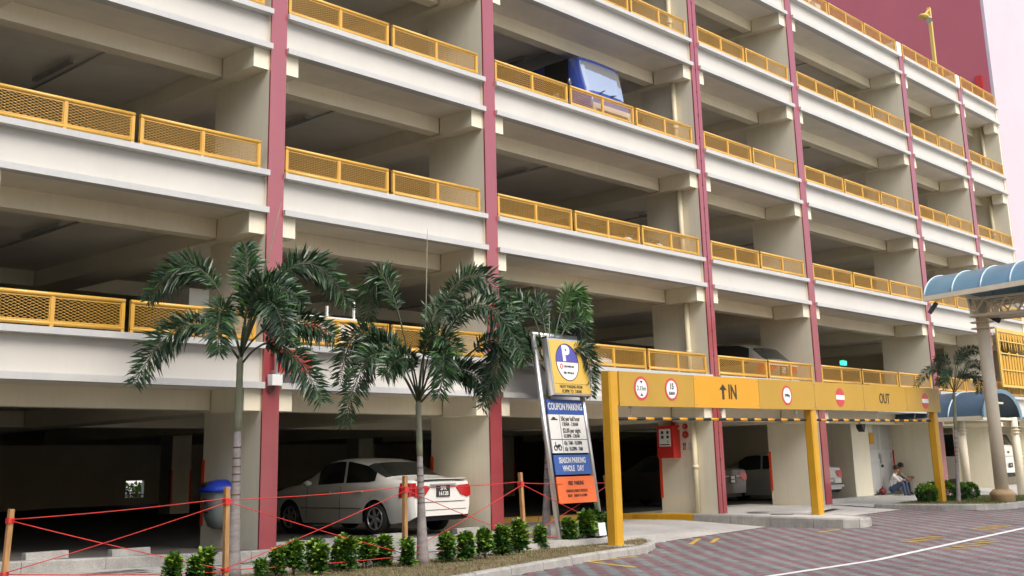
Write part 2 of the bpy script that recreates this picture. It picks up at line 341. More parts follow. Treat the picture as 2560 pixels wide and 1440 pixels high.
# railings
def infill(w, h):
    mb = MB(); px, pz = .105, .044; t = .0034
    n = int((w + h * px / pz) / px) + 2
    for sgn in (1, -1):
        for i in range(n):
            x0 = i * px - h * px / pz
            x1 = x0 + h * px / pz
            za, zb = 0.0, h; xa, xb = x0, x1
            if xa < 0: za = -xa * pz / px; xa = 0
            if xb > w: zb = h - (xb - w) * pz / px; xb = w
            if xb - xa < .02: continue
            if sgn < 0: xa, xb = w - xa, w - xb
            yo = .004 * sgn; k = len(mb.v)
            for (x, z) in ((xa, za), (xb, zb)):
                mb.v += [(x, yo - .004, z - t), (x, yo + .008, z), (x, yo - .004, z + t)]
            for q in ((0, 1, 4, 3), (1, 2, 5, 4), (2, 0, 3, 5)): mb.face([k + j for j in q])
    return mb
_rc = {}
def railing(x0, W, T, nsub):
    key = (round(W, 3), nsub)
    if key not in _rc:
        me = {'rail': MB().tube([(0, .10, .468), (W, .10, .468)], .036, 10).mesh('railing', M['rail']), 'low': MB().tube([(0, .10, .058), (W, .10, .058)], .03, 8).mesh('bottom_rail', M['rail']), 'post': MB().box(0, .055, .075, .125, 0, .45).box(-.004, .059, .11, .118, .02, .44).mesh('post', M['rail'])}
        iw = (W - .055 * (nsub + 1)) / nsub
        fr = MB().box(0, iw, .088, .112, .415, .435).box(0, iw, .088, .112, .086, .104).box(0, .014, .088, .112, .104, .415).box(iw - .014, iw, .088, .112, .104, .415)
        me['frame'] = fr.mesh('infill_frame', M['rail']); me['infill'] = infill(iw - .028, .311).mesh('infill_mesh', M['rail']); me['iw'] = iw
        _rc[key] = me
    me = _rc[key]
    r_ = put('railing', me['rail'], garage, loc=(x0, 0, T)); put('bottom_rail', me['low'], r_)
    for i in range(nsub + 1):
        put('post', me['post'], r_, loc=(i * (me['iw'] + .055), 0, 0))
        if i < nsub:
            xx = i * (me['iw'] + .055) + .055
            put('infill_frame', me['frame'], r_, loc=(xx, 0, 0))
            put('infill_mesh', me['infill'], r_, loc=(xx + .014, .10, .104))
for bi, (a, b, n) in enumerate(BAYS):
    if bi == 0: continue
    x0, x1 = a + .04, b - .15
    W = (x1 - x0 - (n - 1) * .095) / n
    for k in range(1, NL + 1):
        if k == 5 and bi in (1, 2): continue
        for j in range(n): railing(x0 + j * (W + .095), W, lvl(k), 3 if bi == len(BAYS) - 1 else 2)
# continuous roof rail above the fins on the top deck
# interior columns, ramp walls, rear wall with one opening
for x in (-6.2, 1.65, 9.53, 17.3, 25.1):
    for k in range(0, NL):
        zb = -.02 if k == 0 else lvl(k) - .5
        c_ = gpart('inner_column', MB().box(x - .35, x + .35, 18.3, 19.0, zb, lvl(k + 1) - .722), M['cream'])
        if k == 0:
            for sx in (-1, 1): MB().box(x + sx * .35 - .03, x + sx * .35 + .03, 18.27, 18.36, .3, 1.35).build('corner_guard', M['orange'], c_)
HX0, HX1, HZ0, HZ1 = 15.85, 16.75, .25, .98
bw = MB().box(-14, HX0, YB, YB + .2, -.2, lvl(5)).box(HX1, XEND, YB, YB + .2, -.2, lvl(5)).box(HX0, HX1, YB, YB + .2, -.2, HZ0).box(HX0, HX1, YB, YB + .2, HZ1, lvl(5)).box(HX0, HX1, YB + .05, YB + .12, HZ0 + .10, HZ0 + .16)
gpart('rear_wall', bw, M['cream'])
gpart('side_wall', MB().box(-14.2, -14.0, .2, YB, -.2, lvl(5)), M['cream'])
# louvred store room between the fourth and fifth fins
gpart('store_wall', MB().box(22.95, 24.12, 1.62, 1.9, -.1, 2.53).box(22.95, 23.15, 1.9, 9.0, -.1, 2.53), M['cream'])
gpart('step', MB().box(20.6, 25.93, 1.30, 1.618, -.2, .02), M['concrete'])
door = gpart('louvre_door', MB().box(24.13, 25.93, 1.74, 1.80, .02, 2.53), M['louvre'])
DW = .86
for i, x in enumerate((24.16, 25.04)):
    f = MB().box(x, x + .07, 1.70, 1.74, .04, 2.45).box(x + DW - .07, x + DW, 1.70, 1.74, .04, 2.45)
    for z in (.04, 1.06, 1.34, 2.37): f.box(x + .07, x + DW - .07, 1.70, 1.74, z, z + .08)
    f.build('door_frame', M['louvre'], door)
    sm_ = MB().prism([(.012, 0), (.018, 0), (.038, .05), (.032, .05)], lambda p, q, s: (s * (DW - .14), p, q)).mesh('slat', M['louvre'])
    for (z0, z1) in ((.13, 1.05), (1.43, 2.36)):
        for z in np.arange(z0, z1, .062): put('slat', sm_, door, loc=(x + .07, 1.70, z))
MB().box(24.30, 24.56, 1.69, 1.70, 1.98, 2.24).build('white_notice', M['signwhite'], door)
MB().box(24.30, 24.62, 1.685, 1.699, 1.62, 1.97).build('yellow_notice', M['yellow2'], door)
MB().box(24.93, 25.03, 1.66, 1.70, 1.0, 1.30).build('door_bolt', M['steel'], door)
MB().ball((25.02, 1.67, .92), .05).build('padlock', M['darkplastic'], door)
# a dark doorway further along
gpart('inner_wall', MB().box(27.9, 31.0, 3.2, 3.35, -.1, 2.53), M['cream'])
gpart('inner_wall', MB().box(26.3, 34.9, 9.0, 9.15, lvl(1) - .5, lvl(5) - .7), M['cream'])
# yellow slatted screen at the end of the facade
scr = gpart('slatted_screen', MB().box(31.42, 36.9, -.16, -.10, 5.55, 5.68).box(31.42, 36.9, -.16, -.10, 3.55, 3.64).box(31.42, 31.52, -.16, -.10, 3.64, 5.55).box(36.8, 36.9, -.16, -.10, 3.64, 5.55), M['lampyellow'])
for z in (4.15, 4.75, 5.2): MB().box(31.5, 36.8, -.17, -.13, z, z + .04).build('screen_rail', M['lampyellow'], scr)
for i in range(19):
    x = 31.56 + i * .28
    MB().box(x, x + .20, -.125, -.10, 3.66, 4.70 + (.15 if i % 3 == 0 else 0)).build('slat', M['yellow'], scr)
    MB().prism([(x, 5.54), (x + .26, 5.54), (x + .13 + .08 * (i % 2), 4.85)], lambda p, q, s: (p, -.125 + .02 * s, q)).build('slat', M['yellow'], scr)
# bracket lights under the deck, thin conduits on the ceilings
for (x, y, k) in ((-2.6, 3.4, 2), (-2.6, 3.4, 3), (2.4, 3.3, 3), (2.4, 3.3, 2), (9.0, 3.2, 3), (9.1, 3.2, 2), (15.6, 3.3, 4), (15.6, 3.3, 3), (22.1, 3.3, 5), (22.1, 3.3, 4), (22.1, 3.3, 3), (9, 3.2, 4)):
    mb = MB().box(x - .04, x + .04, y - .7, y + .7, lvl(k) - .85, lvl(k) - .78).tube([(x + .3, 1.5, lvl(k) - .75), (x + .3, 9, lvl(k) - .75)], .02, 6)
    gpart('ceiling_light', mb, M['steel'])

# end tower: red side, pale pink front
tower = thing('apartment_tower', 'tall tower with dark red side wall and pale pink front rising past the roof deck', 'building')
MB().box(35.05, 35.35, .22, 60, -.4, 46).build('red_side_wall', M['redwall'], tower)
MB().box(35.05, 75, .10, .22, -.4, 46).build('pink_front_wall', M['pinkwall'], tower)
MB().box(35.35, 75, .22, 60, 45.8, 46).build('roof', M['ceil'], tower)
MB().box(34.93, 35.05, .50, .78, 15.55, 16.35).build('wall_box', M['red'], tower)

# roof floodlight
lamp = thing('roof_lamp', 'yellow floodlight post standing on the roof deck before the red wall', 'lamp post', (31.5, 1.0, lvl(5) - .55))
MB().box(-.06, .06, -.06, .06, 0, 4.15).build('post', M['lampyellow'], lamp)
MB().bar((-.02, 0, 4.08), (-.40, .06, 3.72), .06, .06).build('arm', M['lampyellow'], lamp)
MB().tube([(-.24, 0, 3.66), (-.36, -.10, 3.50)], [.11, .13], 12).build('lamp_body', M['steel'], lamp)
MB().ball((-.50, .04, 3.66), (.24, .22, .10), nu=14).build('reflector', M['lampyellow'], lamp)
ac = thing('condenser_unit', 'grey fan unit standing on the roof deck edge at the top', 'air conditioner', (20.9, .75, lvl(5) - .5))
MB().box(-.45, .45, -.2, .2, .55, 1.15).box(-.4, -.34, -.18, .18, 0, .55).box(.34, .4, -.18, .18, 0, .55).build('casing', M['signwhite'], ac)
fg = MB()
for r_ in (.08, .15, .22, .27): fg.tube([(-.1 + r_ * math.cos(t * math.pi / 10), -.215, .85 + r_ * math.sin(t * math.pi / 10)) for t in range(21)], .008, 5, cap=False)
for t in range(6): fg.bar((-.1, -.215, .85), (-.1 + .27 * math.cos(t * 1.047), -.215, .85 + .27 * math.sin(t * 1.047)), .012, .01)
fg.build('fan_grille', M['steel'], ac)

# unseen block across the road, sized and placed to darken the facade's lower left
ob = thing('shading_housing_block', 'long grey housing block, unseen behind the viewpoint, placed to shade the facade', 'building')
OX0, OX1, OY, OH = -95.0, -7.0, -31.0, 24.0
MB().box(OX0, OX1, OY - 11, OY - 1.2, -.5, OH).build('wall', M['block'], ob)
for k in range(8):
    z = .2 + k * 2.8
    MB().box(OX0, OX1, OY - 1.2, OY, z - .2, z).box(OX0, OX1, OY - .14, OY, z, z + 1.05).build('corridor', M['block'], ob)
for k in range(8):
    wm = MB()
    for x in np.arange(OX0 + 2, OX1 - 2, 3.6): wm.box(x, x + 1.2, OY - 1.2, OY - 1.17, .2 + k * 2.8 + 1.0, .2 + k * 2.8 + 2.2)
    wm.build('window_row', M['glass'], ob)
MB().box(OX0 - .4, OX1 + .4, OY - 11.4, OY + .3, OH, OH + .5).build('roof', M['block'], ob)
# ------------------------------------------------------------------ ground
def sheet(name, xs, ys_fn, zf, m, kind='structure', parent=None):
    """strip surface: for each x a list of y; zf(x,y)"""
    mb = MB(); rows = []
    for x in xs:
        r_ = []
        for y in ys_fn(x): r_.append(len(mb.v)); mb.v.append((x, y, zf(x, y)))
        rows.append(r_)
    for a, b in zip(rows, rows[1:]):
        for j in range(len(a) - 1): mb.face((a[j], b[j], b[j + 1], a[j + 1]))
    o = mb.build(name, m, parent)
    if parent is None: o['kind'] = kind
    return o
xs_long = [-400, -60, -30, -15, -6, 0, 1, 4, 6.5, 9, 11, 13, 16, 20, 24, 30, 40, 60, 400]
ground = sheet('ground', xs_long, lambda x: [-500, -60, -25, -12, -6, -3, -1.0, 40, 500], lambda x, y: zr(min(max(x, -12), 60)) - .05, M['lot'])
road = sheet('road', [-25, -15, -6, 0, 1, 4, 6.5, 9, 11, 13, 16, 20, 24, 30, 40], lambda x: [-22, -14, -8, -4, -2.4, -1.3], lambda x, y: zr(max(x, -12)) - .012, M['joint'])
# verge outline (outer kerb line) from the left round to the driveway
KP = [(-9, -8.2), (-4, -5.5), (-1.6, -4.62), (.6, -3.9), (2.3, -3.45), (4.6, -2.86), (6.2, -2.62), (7.15, -2.15), (7.85, -1.45), (8.3, -.75), (8.5, -.15)]
def kerb_y(x): return float(np.interp(x, [p[0] for p in KP], [p[1] for p in KP]))
IS = [(12.38, 2.6), (12.36, 1.2), (12.36, -.4), (12.42, -2.1), (12.50, -3.2), (12.78, -3.62), (13.25, -3.62), (13.72, -3.1), (14.02, -2.35)]
PL = [(19.5, -.6), (19.36, -1.5), (19.3, -2.7), (19.45, -3.5), (20.0, -3.95), (20.8, -4.1), (22.2, -4.15), (25, -4.3)]
def inside_verge(x, y): return x < 8.55 and y > kerb_y(x) - .02
def inside_island(x, y): return 12.3 < x < 14.1 and y > -3.7 and not (x > 13.3 and y < -3.62 + (x - 13.3) * 1.6)
def inside_planter(x, y): return x > 19.28 and y > -4.2
# herringbone pavers
A = .125; g_ = .004
def on_road(cx, cy):
    if cy > -1.42 - max(0, (cx - 14.5) * -.0): return False
    if inside_verge(cx, cy) or inside_island(cx, cy) or inside_planter(cx, cy): return False
    return True
tiles = []
CAMXY = Vector((-11.5, -15.7))
for i in range(-260, 260):
    for j in range(-90, 90):
        ox = 10 + A * i + 2 * A * j; oy = -6 + A * i - 2 * A * j
        if not (-.5 < ox < 24.5 and -13.2 < oy < -1.2): continue
        for typ, (x0, y0, x1, y1) in enumerate(((ox, oy, ox + 2 * A, oy + A), (ox + 2 * A, oy - A, ox + 3 * A, oy + A))):
            cx, cy = (x0 + x1) / 2, (y0 + y1) / 2
            if on_road(cx, cy): tiles.append((typ, cx, cy))
def seen(x, y):
    p = cam.matrix_world.inverted() @ Vector((x, y, zr(x)))
    if p.z > -1: return False
    u = p.x / -p.z; v = p.y / -p.z
    return abs(u) < .5 * 36 / 40.734 and -.335 < v
near = sorted([t for t in tiles if seen(t[1], t[2])], key=lambda t: (Vector((t[1], t[2])) - CAMXY).length)[:300]
nearset = set(near)
def paver_mb(mb, typ, cx, cy, z, dz, m):
    hx, hy = (A - g_ / 2, A / 2 - g_ / 2) if typ == 0 else (A / 2 - g_ / 2, A - g_ / 2)
    k = len(mb.v); b = .007
    sl = (zr(cx + .1) - zr(cx - .1)) / .2
    mb.v += [(cx + sx * hx, cy + sy * hy, z - .01 + sl * sx * hx) for sx, sy in ((-1, -1), (1, -1), (1, 1), (-1, 1))]
    mb.v += [(cx + sx * (hx - b), cy + sy * (hy - b), z + dz + sl * sx * hx) for sx, sy in ((-1, -1), (1, -1), (1, 1), (-1, 1))]
    mb.face((k + 4, k + 5, k + 6, k + 7), m)
    for a in range(4): mb.face((k + a, k + (a + 1) % 4, k + 4 + (a + 1) % 4, k + 4 + a), m)
pm = []
for typ in (0, 1):
    mb = MB(); paver_mb(mb, typ, 0, 0, 0, .004, 0); me = mb.mesh('paver', M['paver_red'] if typ == 0 else M['paver_grey']); pm.append(me)
for (typ, cx, cy) in near: put('paver', pm[typ], road, loc=(cx, cy, zr(cx) + random.uniform(-.001, .0015)))
mb = MB()
for t in tiles:
    if t in nearset: continue
    paver_mb(mb, t[0], t[1], t[2], zr(t[1]), .004 + random.uniform(-.001, .0015), t[0])
pv = mb.build('pavers', [M['paver_red'], M['paver_grey']], road); pv['kind'] = 'stuff'
# painted markings (laid on the pavers)
def stripe(name, p, q, w_, m, dz=.010):
    p, q = Vector((*p, 0)), Vector((*q, 0)); d = (q - p); n = max(2, int(d.length / .5)); a = Vector((-d.y, d.x, 0)).normalized() * w_ / 2
    mb = MB()
    for i in range(n + 1):
        c = p + d * i / n
        for s in (-1, 1): e = c + a * s; mb.v.append((e.x, e.y, zr(e.x) + dz))
    for i in range(n): mb.face((2 * i, 2 * i + 2, 2 * i + 3, 2 * i + 1))
    return mb.build(name, m, road)
stripe('white_line', (2.0, -6.95), (30, -6.72), .13, M['road_white'])
for p, q in (((4.0, -2.98), (5.45, -2.98)), ((4.05, -3.05), (3.5, -4.4)), ((9.2, -1.75), (8.0, -2.35)), ((9.35, -2.1), (8.45, -2.55)), ((11.2, -3.35), (12.1, -3.4))):
    stripe('yellow_line', p, q, .10, M['road_yellow'])
for (x, y) in ((9.6, -6.05), (12.6, -6.2), (17.5, -6.0)):
    for i in range(5): stripe('worn_yellow_mark', (x + i * .28, y - .22), (x + i * .28 + .12, y + .22), .10, M['road_yellow'], .011)
for (x, y) in ((8.6, -7.3), (11.8, -7.5)):
    for i in range(6): stripe('worn_yellow_mark', (x + i * .3, y - .2), (x + i * .3 + .1, y + .2), .09, M['road_yellow'], .011)

# kerbs of single stones
def kerb_run(name, path, ht, m, stone=.9, wdt=.14, inner=1, zf=zr, paint=None):
    pts = [Vector((*p, 0)) for p in path]
    seg = [0]
    for a, b in zip(pts, pts[1:]): seg.append(seg[-1] + (b - a).length)
    def at(s):
        s = min(max(s, 0), seg[-1])
        for i in range(len(pts) - 1):
            if s <= seg[i + 1] + 1e-9: return pts[i].lerp(pts[i + 1], (s - seg[i]) / max(1e-6, seg[i + 1] - seg[i]))
        return pts[-1]
    k = bpy.data.objects.new(name, None); COL.objects.link(k); k['kind'] = 'structure'
    n = max(1, round(seg[-1] / stone)); L = seg[-1] / n
    for i in range(n):
        mb = MB(); s0, s1 = i * L + .006, (i + 1) * L - .006
        sub = 3
        for j in range(sub + 1):
            s = s0 + (s1 - s0) * j / sub
            d = (at(s + .15) - at(s - .15)).normalized(); nn = Vector((-d.y, d.x, 0)) * inner
            c = at(s); z = zf(c.x)
            jit = random.uniform(-.004, .004)
            prof = [(0, -.06), (.012, ht - .03), (.035, ht + jit), (wdt, ht + jit), (wdt, -.06)]
            for (o_, h_) in prof: e = c + nn * o_; mb.v.append((e.x, e.y, z + h_))
        for j in range(sub):
            for q in range(4): mb.face((j * 5 + q, j * 5 + q + 1, (j + 1) * 5 + q + 1, (j + 1) * 5 + q))
        mb.face((0, 1, 2, 3, 4)); mb.face([sub * 5 + q for q in range(5)][::-1])
        mm = m
        if paint and paint((s0 + s1) / 2): mm = M['yellow']
        mb.build('kerb_stone', mm, k)
    return k
kerb_run('verge_kerb', KP, .13, M['kerb'], 1.05)
def ramp(x, y):   # driveway climbs from the road into the building
    t = min(1, max(0, (y + 1.42) / 2.4)); return zr(x) + .006 + (-.15 - zr(x)) * t
def kerb_run3(name, path, ht_top, bot, m, stone, inner=1, wdt=.14, paint=None):
    pts = [Vector((*p, 0)) for p in path]; seg = [0]
    for a, b in zip(pts, pts[1:]): seg.append(seg[-1] + (b - a).length)
    def at(s):
        s = min(max(s, 0), seg[-1])
        for i in range(len(pts) - 1):
            if s <= seg[i + 1] + 1e-9: return pts[i].lerp(pts[i + 1], (s - seg[i]) / max(1e-6, seg[i + 1] - seg[i]))
        return pts[-1]
    k = bpy.data.objects.new(name, None); COL.objects.link(k); k['kind'] = 'structure'
    n = max(1, round(seg[-1] / stone)); L = seg[-1] / n
    for i in range(n):
        mb = MB(); s0, s1 = i * L + .005, (i + 1) * L - .005
        for j in range(4):
            s = s0 + (s1 - s0) * j / 3
            d = (at(s + .12) - at(s - .12)).normalized(); nn = Vector((-d.y, d.x, 0)) * inner; c = at(s)
            zt, zb_ = ht_top(c.x, c.y), bot(c.x, c.y) - .05
            for (o_, z) in ((0, zb_), (.01, zt - .03), (.03, zt), (wdt, zt), (wdt, zb_)): e = c + nn * o_; mb.v.append((e.x, e.y, z))
        for j in range(3):
            for q in range(4): mb.face((j * 5 + q, j * 5 + q + 1, (j + 1) * 5 + q + 1, (j + 1) * 5 + q))
        mb.face((0, 1, 2, 3, 4)); mb.face([15 + q for q in range(5)][::-1])
        mb.build('kerb_stone', M['yellow'] if paint and paint((s0 + s1) / 2) else m, k)
    return k
def isl_top(x, y): return 0.0 - .025 * max(0, -y) - .004
kerb_run3('island_kerb', [(9.6, 4.3), (11.2, 3.3), (12.25, 2.5)] + IS[1:], isl_top, ramp, M['kerb'], 1.0, inner=1, paint=lambda s: s < 5.1)
def pl_top(x, y): return zr(x) + .15
kerb_run3('planter_kerb', PL, pl_top, lambda x, y: zr(x), M['kerb'], .62, inner=1, wdt=.2)
# island paving, driveway, apron, indoor floor
mb = MB(); isl = [(x, y) for x, y in IS[1:]] ; 
pts = [(12.45, 2.6), (12.46, 1.2), (12.46, -.4), (12.52, -2.1), (12.6, -3.1), (12.84, -3.5), (13.2, -3.5), (13.6, -3.05), (13.95, -2.3), (14.3, -1.45), (16.5, -.7), (18.2, -.35), (18.2, 2.6)]
mb.poly([(x, y, isl_top(x, min(y, 0)) - .006 - (.10 if x > 16 and y < 0 else 0) * min(1, -min(y, 0))) for x, y in pts])
isl_o = mb.build('island_paving', M['concrete2']); isl_o['kind'] = 'structure'
drv = sheet('driveway', [5.33, 6.5, 8, 9.5, 11, 12.4], lambda x: [-1.42, -1.0, -.4, .2, .8, 2, 5, 9], ramp, M['concrete2'])
drv2 = sheet('exit_driveway', [14.0, 15, 16, 17.5, 19.4], lambda x: [-1.42, -1.0, -.4, .2, .8, 2], lambda x, y: zr(x) + .004 + (-.09 - zr(x)) * min(1, max(0, (y + 1.42) / 2.0)), M['concrete2'])
apr_r = sheet('pavement', [19.38, 20, 22, 26, 30, 40], lambda x: [-6.5 if x > 25 else -3.5, -1.42, -.7, 0, 1.0, 5, 12], lambda x, y: zr(x) + .01 + (float(np.interp(x, [18, 22, 27, 40], [-.09, -.09, .03, .10])) - zr(x)) * min(1, max(0, (y + 1.42) / 1.6)), M['concrete'])
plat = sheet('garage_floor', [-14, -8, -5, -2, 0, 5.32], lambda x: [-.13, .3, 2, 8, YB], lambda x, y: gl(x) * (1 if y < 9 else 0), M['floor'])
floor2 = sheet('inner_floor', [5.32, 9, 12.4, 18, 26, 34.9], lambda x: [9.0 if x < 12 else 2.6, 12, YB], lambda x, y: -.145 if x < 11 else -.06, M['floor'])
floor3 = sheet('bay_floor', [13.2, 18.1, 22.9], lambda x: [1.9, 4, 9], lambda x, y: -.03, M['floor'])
pk = MB()
for x0, x1 in zip(np.arange(-9, 5.3, 1.2), np.arange(-7.8, 6.5, 1.2)):
    x1 = min(x1, 5.3); 
    if x1 <= x0: continue
    k = len(pk.v)
    for x in (x0 + .004, x1 - .004):
        g = gl(x); pk.v += [(x, -.15, -.3 + g), (x, -.15, -.012 + g), (x, -.13, .003 + g), (x, .05, .004 + g), (x, .05, -.3 + g)]
    for q in range(4): pk.face((k + q, k + q + 1, k + 5 + q + 1, k + 5 + q))
    pk.face([k + q for q in range(5)]); pk.face([k + 5 + q for q in range(5)])
pe = pk.build('floor_edge', M['kerb']); pe['kind'] = 'structure'
apron = sheet('apron', [-14, -8, -4, -2, 0, 3, 5.4, 7.0, 8.5], lambda x: [-1.425, -1.42, -.9, -.4, -.151], lambda x, y: (-.155 + gl(x) - (.05 if x > 6 else 0)) if y > -1.424 else -.42, M['concrete'])
verge = sheet('verge', [-12, -9, -6, -4, -2, 0, 1.5, 3, 4.6, 5.5, 6.2, 7.15, 7.6, 7.85, 8.1, 8.38], lambda x: [kerb_y(x) + .13, kerb_y(x) * .6 - .4, -1.40] if kerb_y(x) < -1.7 else [kerb_y(x) + .12, (kerb_y(x) - .1) / 2, -.1], lambda x, y: zr(x) + .125, M['soil'])
plant_soil = sheet('planter_soil', [19.5, 19.8, 20.5, 22, 25], lambda x: [float(np.interp(x, [19.5, 20, 20.8, 25], [-3.3, -3.8, -3.92, -4.1])), -2.5, -1.0], lambda x, y: zr(x) + .148, M['soil'])
# grass blades
def blades(name, n, fx, m, hmin, hmax):
    mb = MB()
    for i in range(n):
        p = fx()
        if p is None: continue
        x, y, z = p; h = random.uniform(hmin, hmax); a = random.uniform(0, 6.28); w_ = random.uniform(.003, .006); l_ = random.uniform(0, .035)
        dx, dy = math.cos(a) * w_, math.sin(a) * w_; k = len(mb.v)
        mb.v += [(x - dx, y - dy, z), (x + dx, y + dy, z), (x + math.sin(a) * l_, y - math.cos(a) * l_, z + h)]
        mb.face((k, k + 1, k + 2), 0 if random.random() < .72 else 1)
    o = mb.build(name, m); o['kind'] = 'stuff'; return o
def vg():
    x = random.uniform(-5, 8.3); y = random.uniform(-5.6, -.3)
    if y < kerb_y(x) + .12 or (x < 7.3 and y > -1.42): return None
    return (x, y, zr(x) + .12)
blades('verge_grass', 60000, vg, [M['grass'], M['grass2']], .015, .05)
def pg():
    x = random.uniform(19.6, 25); y = random.uniform(-4.0, -1.2)
    return (x, y, zr(x) + .145)
blades('planter_grass', 16000, pg, [M['grass2'], M['grass']], .03, .07)
# drain gratings, manholes
def grating(label, c, L, Wd, ang, z):
    g = thing('drain_grating', label, 'drain cover', (c[0], c[1], z), ang, 'drain gratings in the apron')
    MB().box(-L / 2, L / 2, -Wd / 2, -Wd / 2 + .03, 0, .012).box(-L / 2, L / 2, Wd / 2 - .03, Wd / 2, 0, .012).box(-L / 2, -L / 2 + .03, -Wd / 2 + .03, Wd / 2 - .03, 0, .012).box(L / 2 - .03, L / 2, -Wd / 2 + .03, Wd / 2 - .03, 0, .012).build('frame', M['steel'], g)
    MB().box(-L / 2 + .03, L / 2 - .03, -Wd / 2 + .03, Wd / 2 - .03, 0, .003).build('pit', M['dark'], g)
    b = MB()
    for x in np.arange(-L / 2 + .05, L / 2 - .04, .045): b.box(x, x + .016, -Wd / 2 + .03, Wd / 2 - .03, .004, .013)
    b.build('bars', M['steel'], g)
grating('steel drain grating in the apron below the left open bay', (-3.35, -.98), .95, .42, 0, -.155 + gl(-3.35) + .002)
grating('steel drain grating in the apron behind the leftmost palm', (-1.15, -.62), .8, .3, 0, -.155 + gl(-1.15) + .002)
for lb, (x, y) in (('round manhole cover in the island nearer the red fin', (13.7, -.45)), ('round manhole cover in the island nearer the yellow middle post', (13.35, -1.3))):
    mc = MB().tube([(x, y, isl_top(x, y) - .004), (x, y, isl_top(x, y) + .004)], .27, 20).build('manhole_cover', M['steel']); tag(mc, lb, 'manhole cover', 'manhole covers on the island')
# wheel stops
for i, (x, lb) in enumerate(((-3.75, 'concrete wheel stop nearest the left edge'), (-2.5, 'concrete wheel stop left of the litter bin fin'), (.32, 'concrete wheel stop touching the first red fin'), (1.3, 'concrete wheel stop left of the white sedan rear wheel'), (2.42, 'concrete wheel stop behind the white sedan left rear wheel'), (4.35, 'concrete wheel stop under the white sedan right bumper'))):
    z = gl(x) + .004
    ws = MB().prism([(-.07, 0), (.07, 0), (.055, .10), (-.055, .10)], lambda p, q, s: (x - .3 + .6 * s, .12 + p, z + q)).build('wheel_stop', M['kerb'])
    tag(ws, lb + ' on the garage floor', 'wheel stop', 'wheel stops at the parking bays')
# ------------------------------------------------------------------ height gantry
GZ = lambda x: .0085 * (x - 5.9)
gan = thing('height_gantry', 'long yellow height gantry over the entrance with IN and OUT panels on three posts', 'gantry')
def gbox(mb, x0, x1, y0, y1, z0, z1):
    k = len(mb.v)
    mb.v += [(x, y, z + GZ(x)) for z in (z0, z1) for (x, y) in ((x0, y0), (x1, y0), (x1, y1), (x0, y1))]
    for q in ((0, 3, 2, 1), (4, 5, 6, 7), (0, 1, 5, 4), (1, 2, 6, 5), (2, 3, 7, 6), (3, 0, 4, 7)): mb.face([k + i for i in q])
    return mb
gbox(MB(), 5.93, 20.86, -2.17, -1.96, 2.265, 2.895).build('beam', M['yellow'], gan)
for (xa, xb, zb) in ((5.90, 6.15, -.36), (13.52, 13.76, -.09), (20.44, 20.66, -.10)):
    p = MB()
    k = 0
    b = .03
    prof = [(xa + b, -2.185), (xb - b, -2.185), (xb, -2.185 + b), (xb, -1.99), (xb - b, -1.96), (xa + b, -1.96), (xa, -1.99), (xa, -2.185 + b)]
    ztop = 2.262 if xa > 6 else 2.90
    p.prism(prof, lambda q, r_, s: (q, r_, zb if s == 0 else ztop + GZ(q)))
    p.build('post', M['yellow'], gan)
MB().box(13.34, 13.94, -2.42, -1.78, -.30, -.075).build('plinth', M['concrete'], gan)
MB().box(5.78, 6.3, -2.36, -1.8, -.36, -.262).build('plinth', M['concrete'], gan)
px = [6.16, 8.67, 11.2, 13.7, 16.22, 18.7, 20.86]
for i in range(6):
    f = gbox(MB(), px[i] + .006, px[i + 1] - .006, -2.20, -2.172, 2.25, 2.90).build('sign_panel', M['yellow2'] if i == 1 else M['ysign'], gan)
    sc_ = MB()
    for x in (px[i] + .06, px[i + 1] - .06):
        for z in (2.31, 2.84): sc_.ball((x, -2.203, z + GZ(x)), .012, nu=6, nv=4)
    sc_.build('screw', M['steel'], f)
def gx(u): return u
def rsign(x, z, rings, name='road_sign_disc'):
    return None
def gdisc(x, z, r_, ring=True, full=False):
    o = disc(MB(), (x, -2.202, z), r_, None, 0, 32, .003).build('sign_disc', M['discred'], gan)
    if not full: disc(MB(), (x, -2.2055, z), r_ * .78, None, 0, 32, .002).build('disc_face', M['signwhite'], o)
    return o
d1 = gdisc(6.86, 2.60, .232); d2 = gdisc(7.87, 2.61, .225); d3 = gdisc(12.41, 2.615, .222); d4 = gdisc(14.96, 2.635, .225, full=True); d5 = gdisc(19.87, 2.665, .215, full=True)
for d_, x, z, r_ in ((d4, 14.96, 2.635, .225), (d5, 19.87, 2.665, .215)):
    MB().box(x - r_ * .97, x + r_ * .97, -2.2075, -2.2055, z - .055, z + .055).build('white_bar', M['signwhite'], d_)
text('2.15m', .125, M['black'], d1, (6.86, -2.21, 2.60), sx=.95)
MB().poly([(6.81, -2.209, 2.745), (6.91, -2.209, 2.745), (6.86, -2.209, 2.69)]).poly([(6.81, -2.209, 2.455), (6.91, -2.209, 2.455), (6.86, -2.209, 2.51)]).build('arrowheads', M['black'], d1)
text('15', .165, M['black'], d2, (7.87, -2.21, 2.665), sx=.85, bold=.004); text('KM/H', .085, M['black'], d2, (7.87, -2.21, 2.53), bold=.002)
text('2000kg', .085, M['black'], d3, (12.41, -2.21, 2.615), sx=.9, bold=.002)
text('IN', .43, M['black'], gan, (10.12, -2.205, 2.61), sx=.78, bold=.008)
MB().box(9.71, 9.79, -2.206, -2.2015, 2.46, 2.66).poly([(9.61, -2.206, 2.66), (9.89, -2.206, 2.66), (9.75, -2.206, 2.78)]).build('arrow', M['black'], gan)
text('OUT', .36, M['black'], gan, (17.38, -2.205, 2.655), sx=.78, bold=.004)
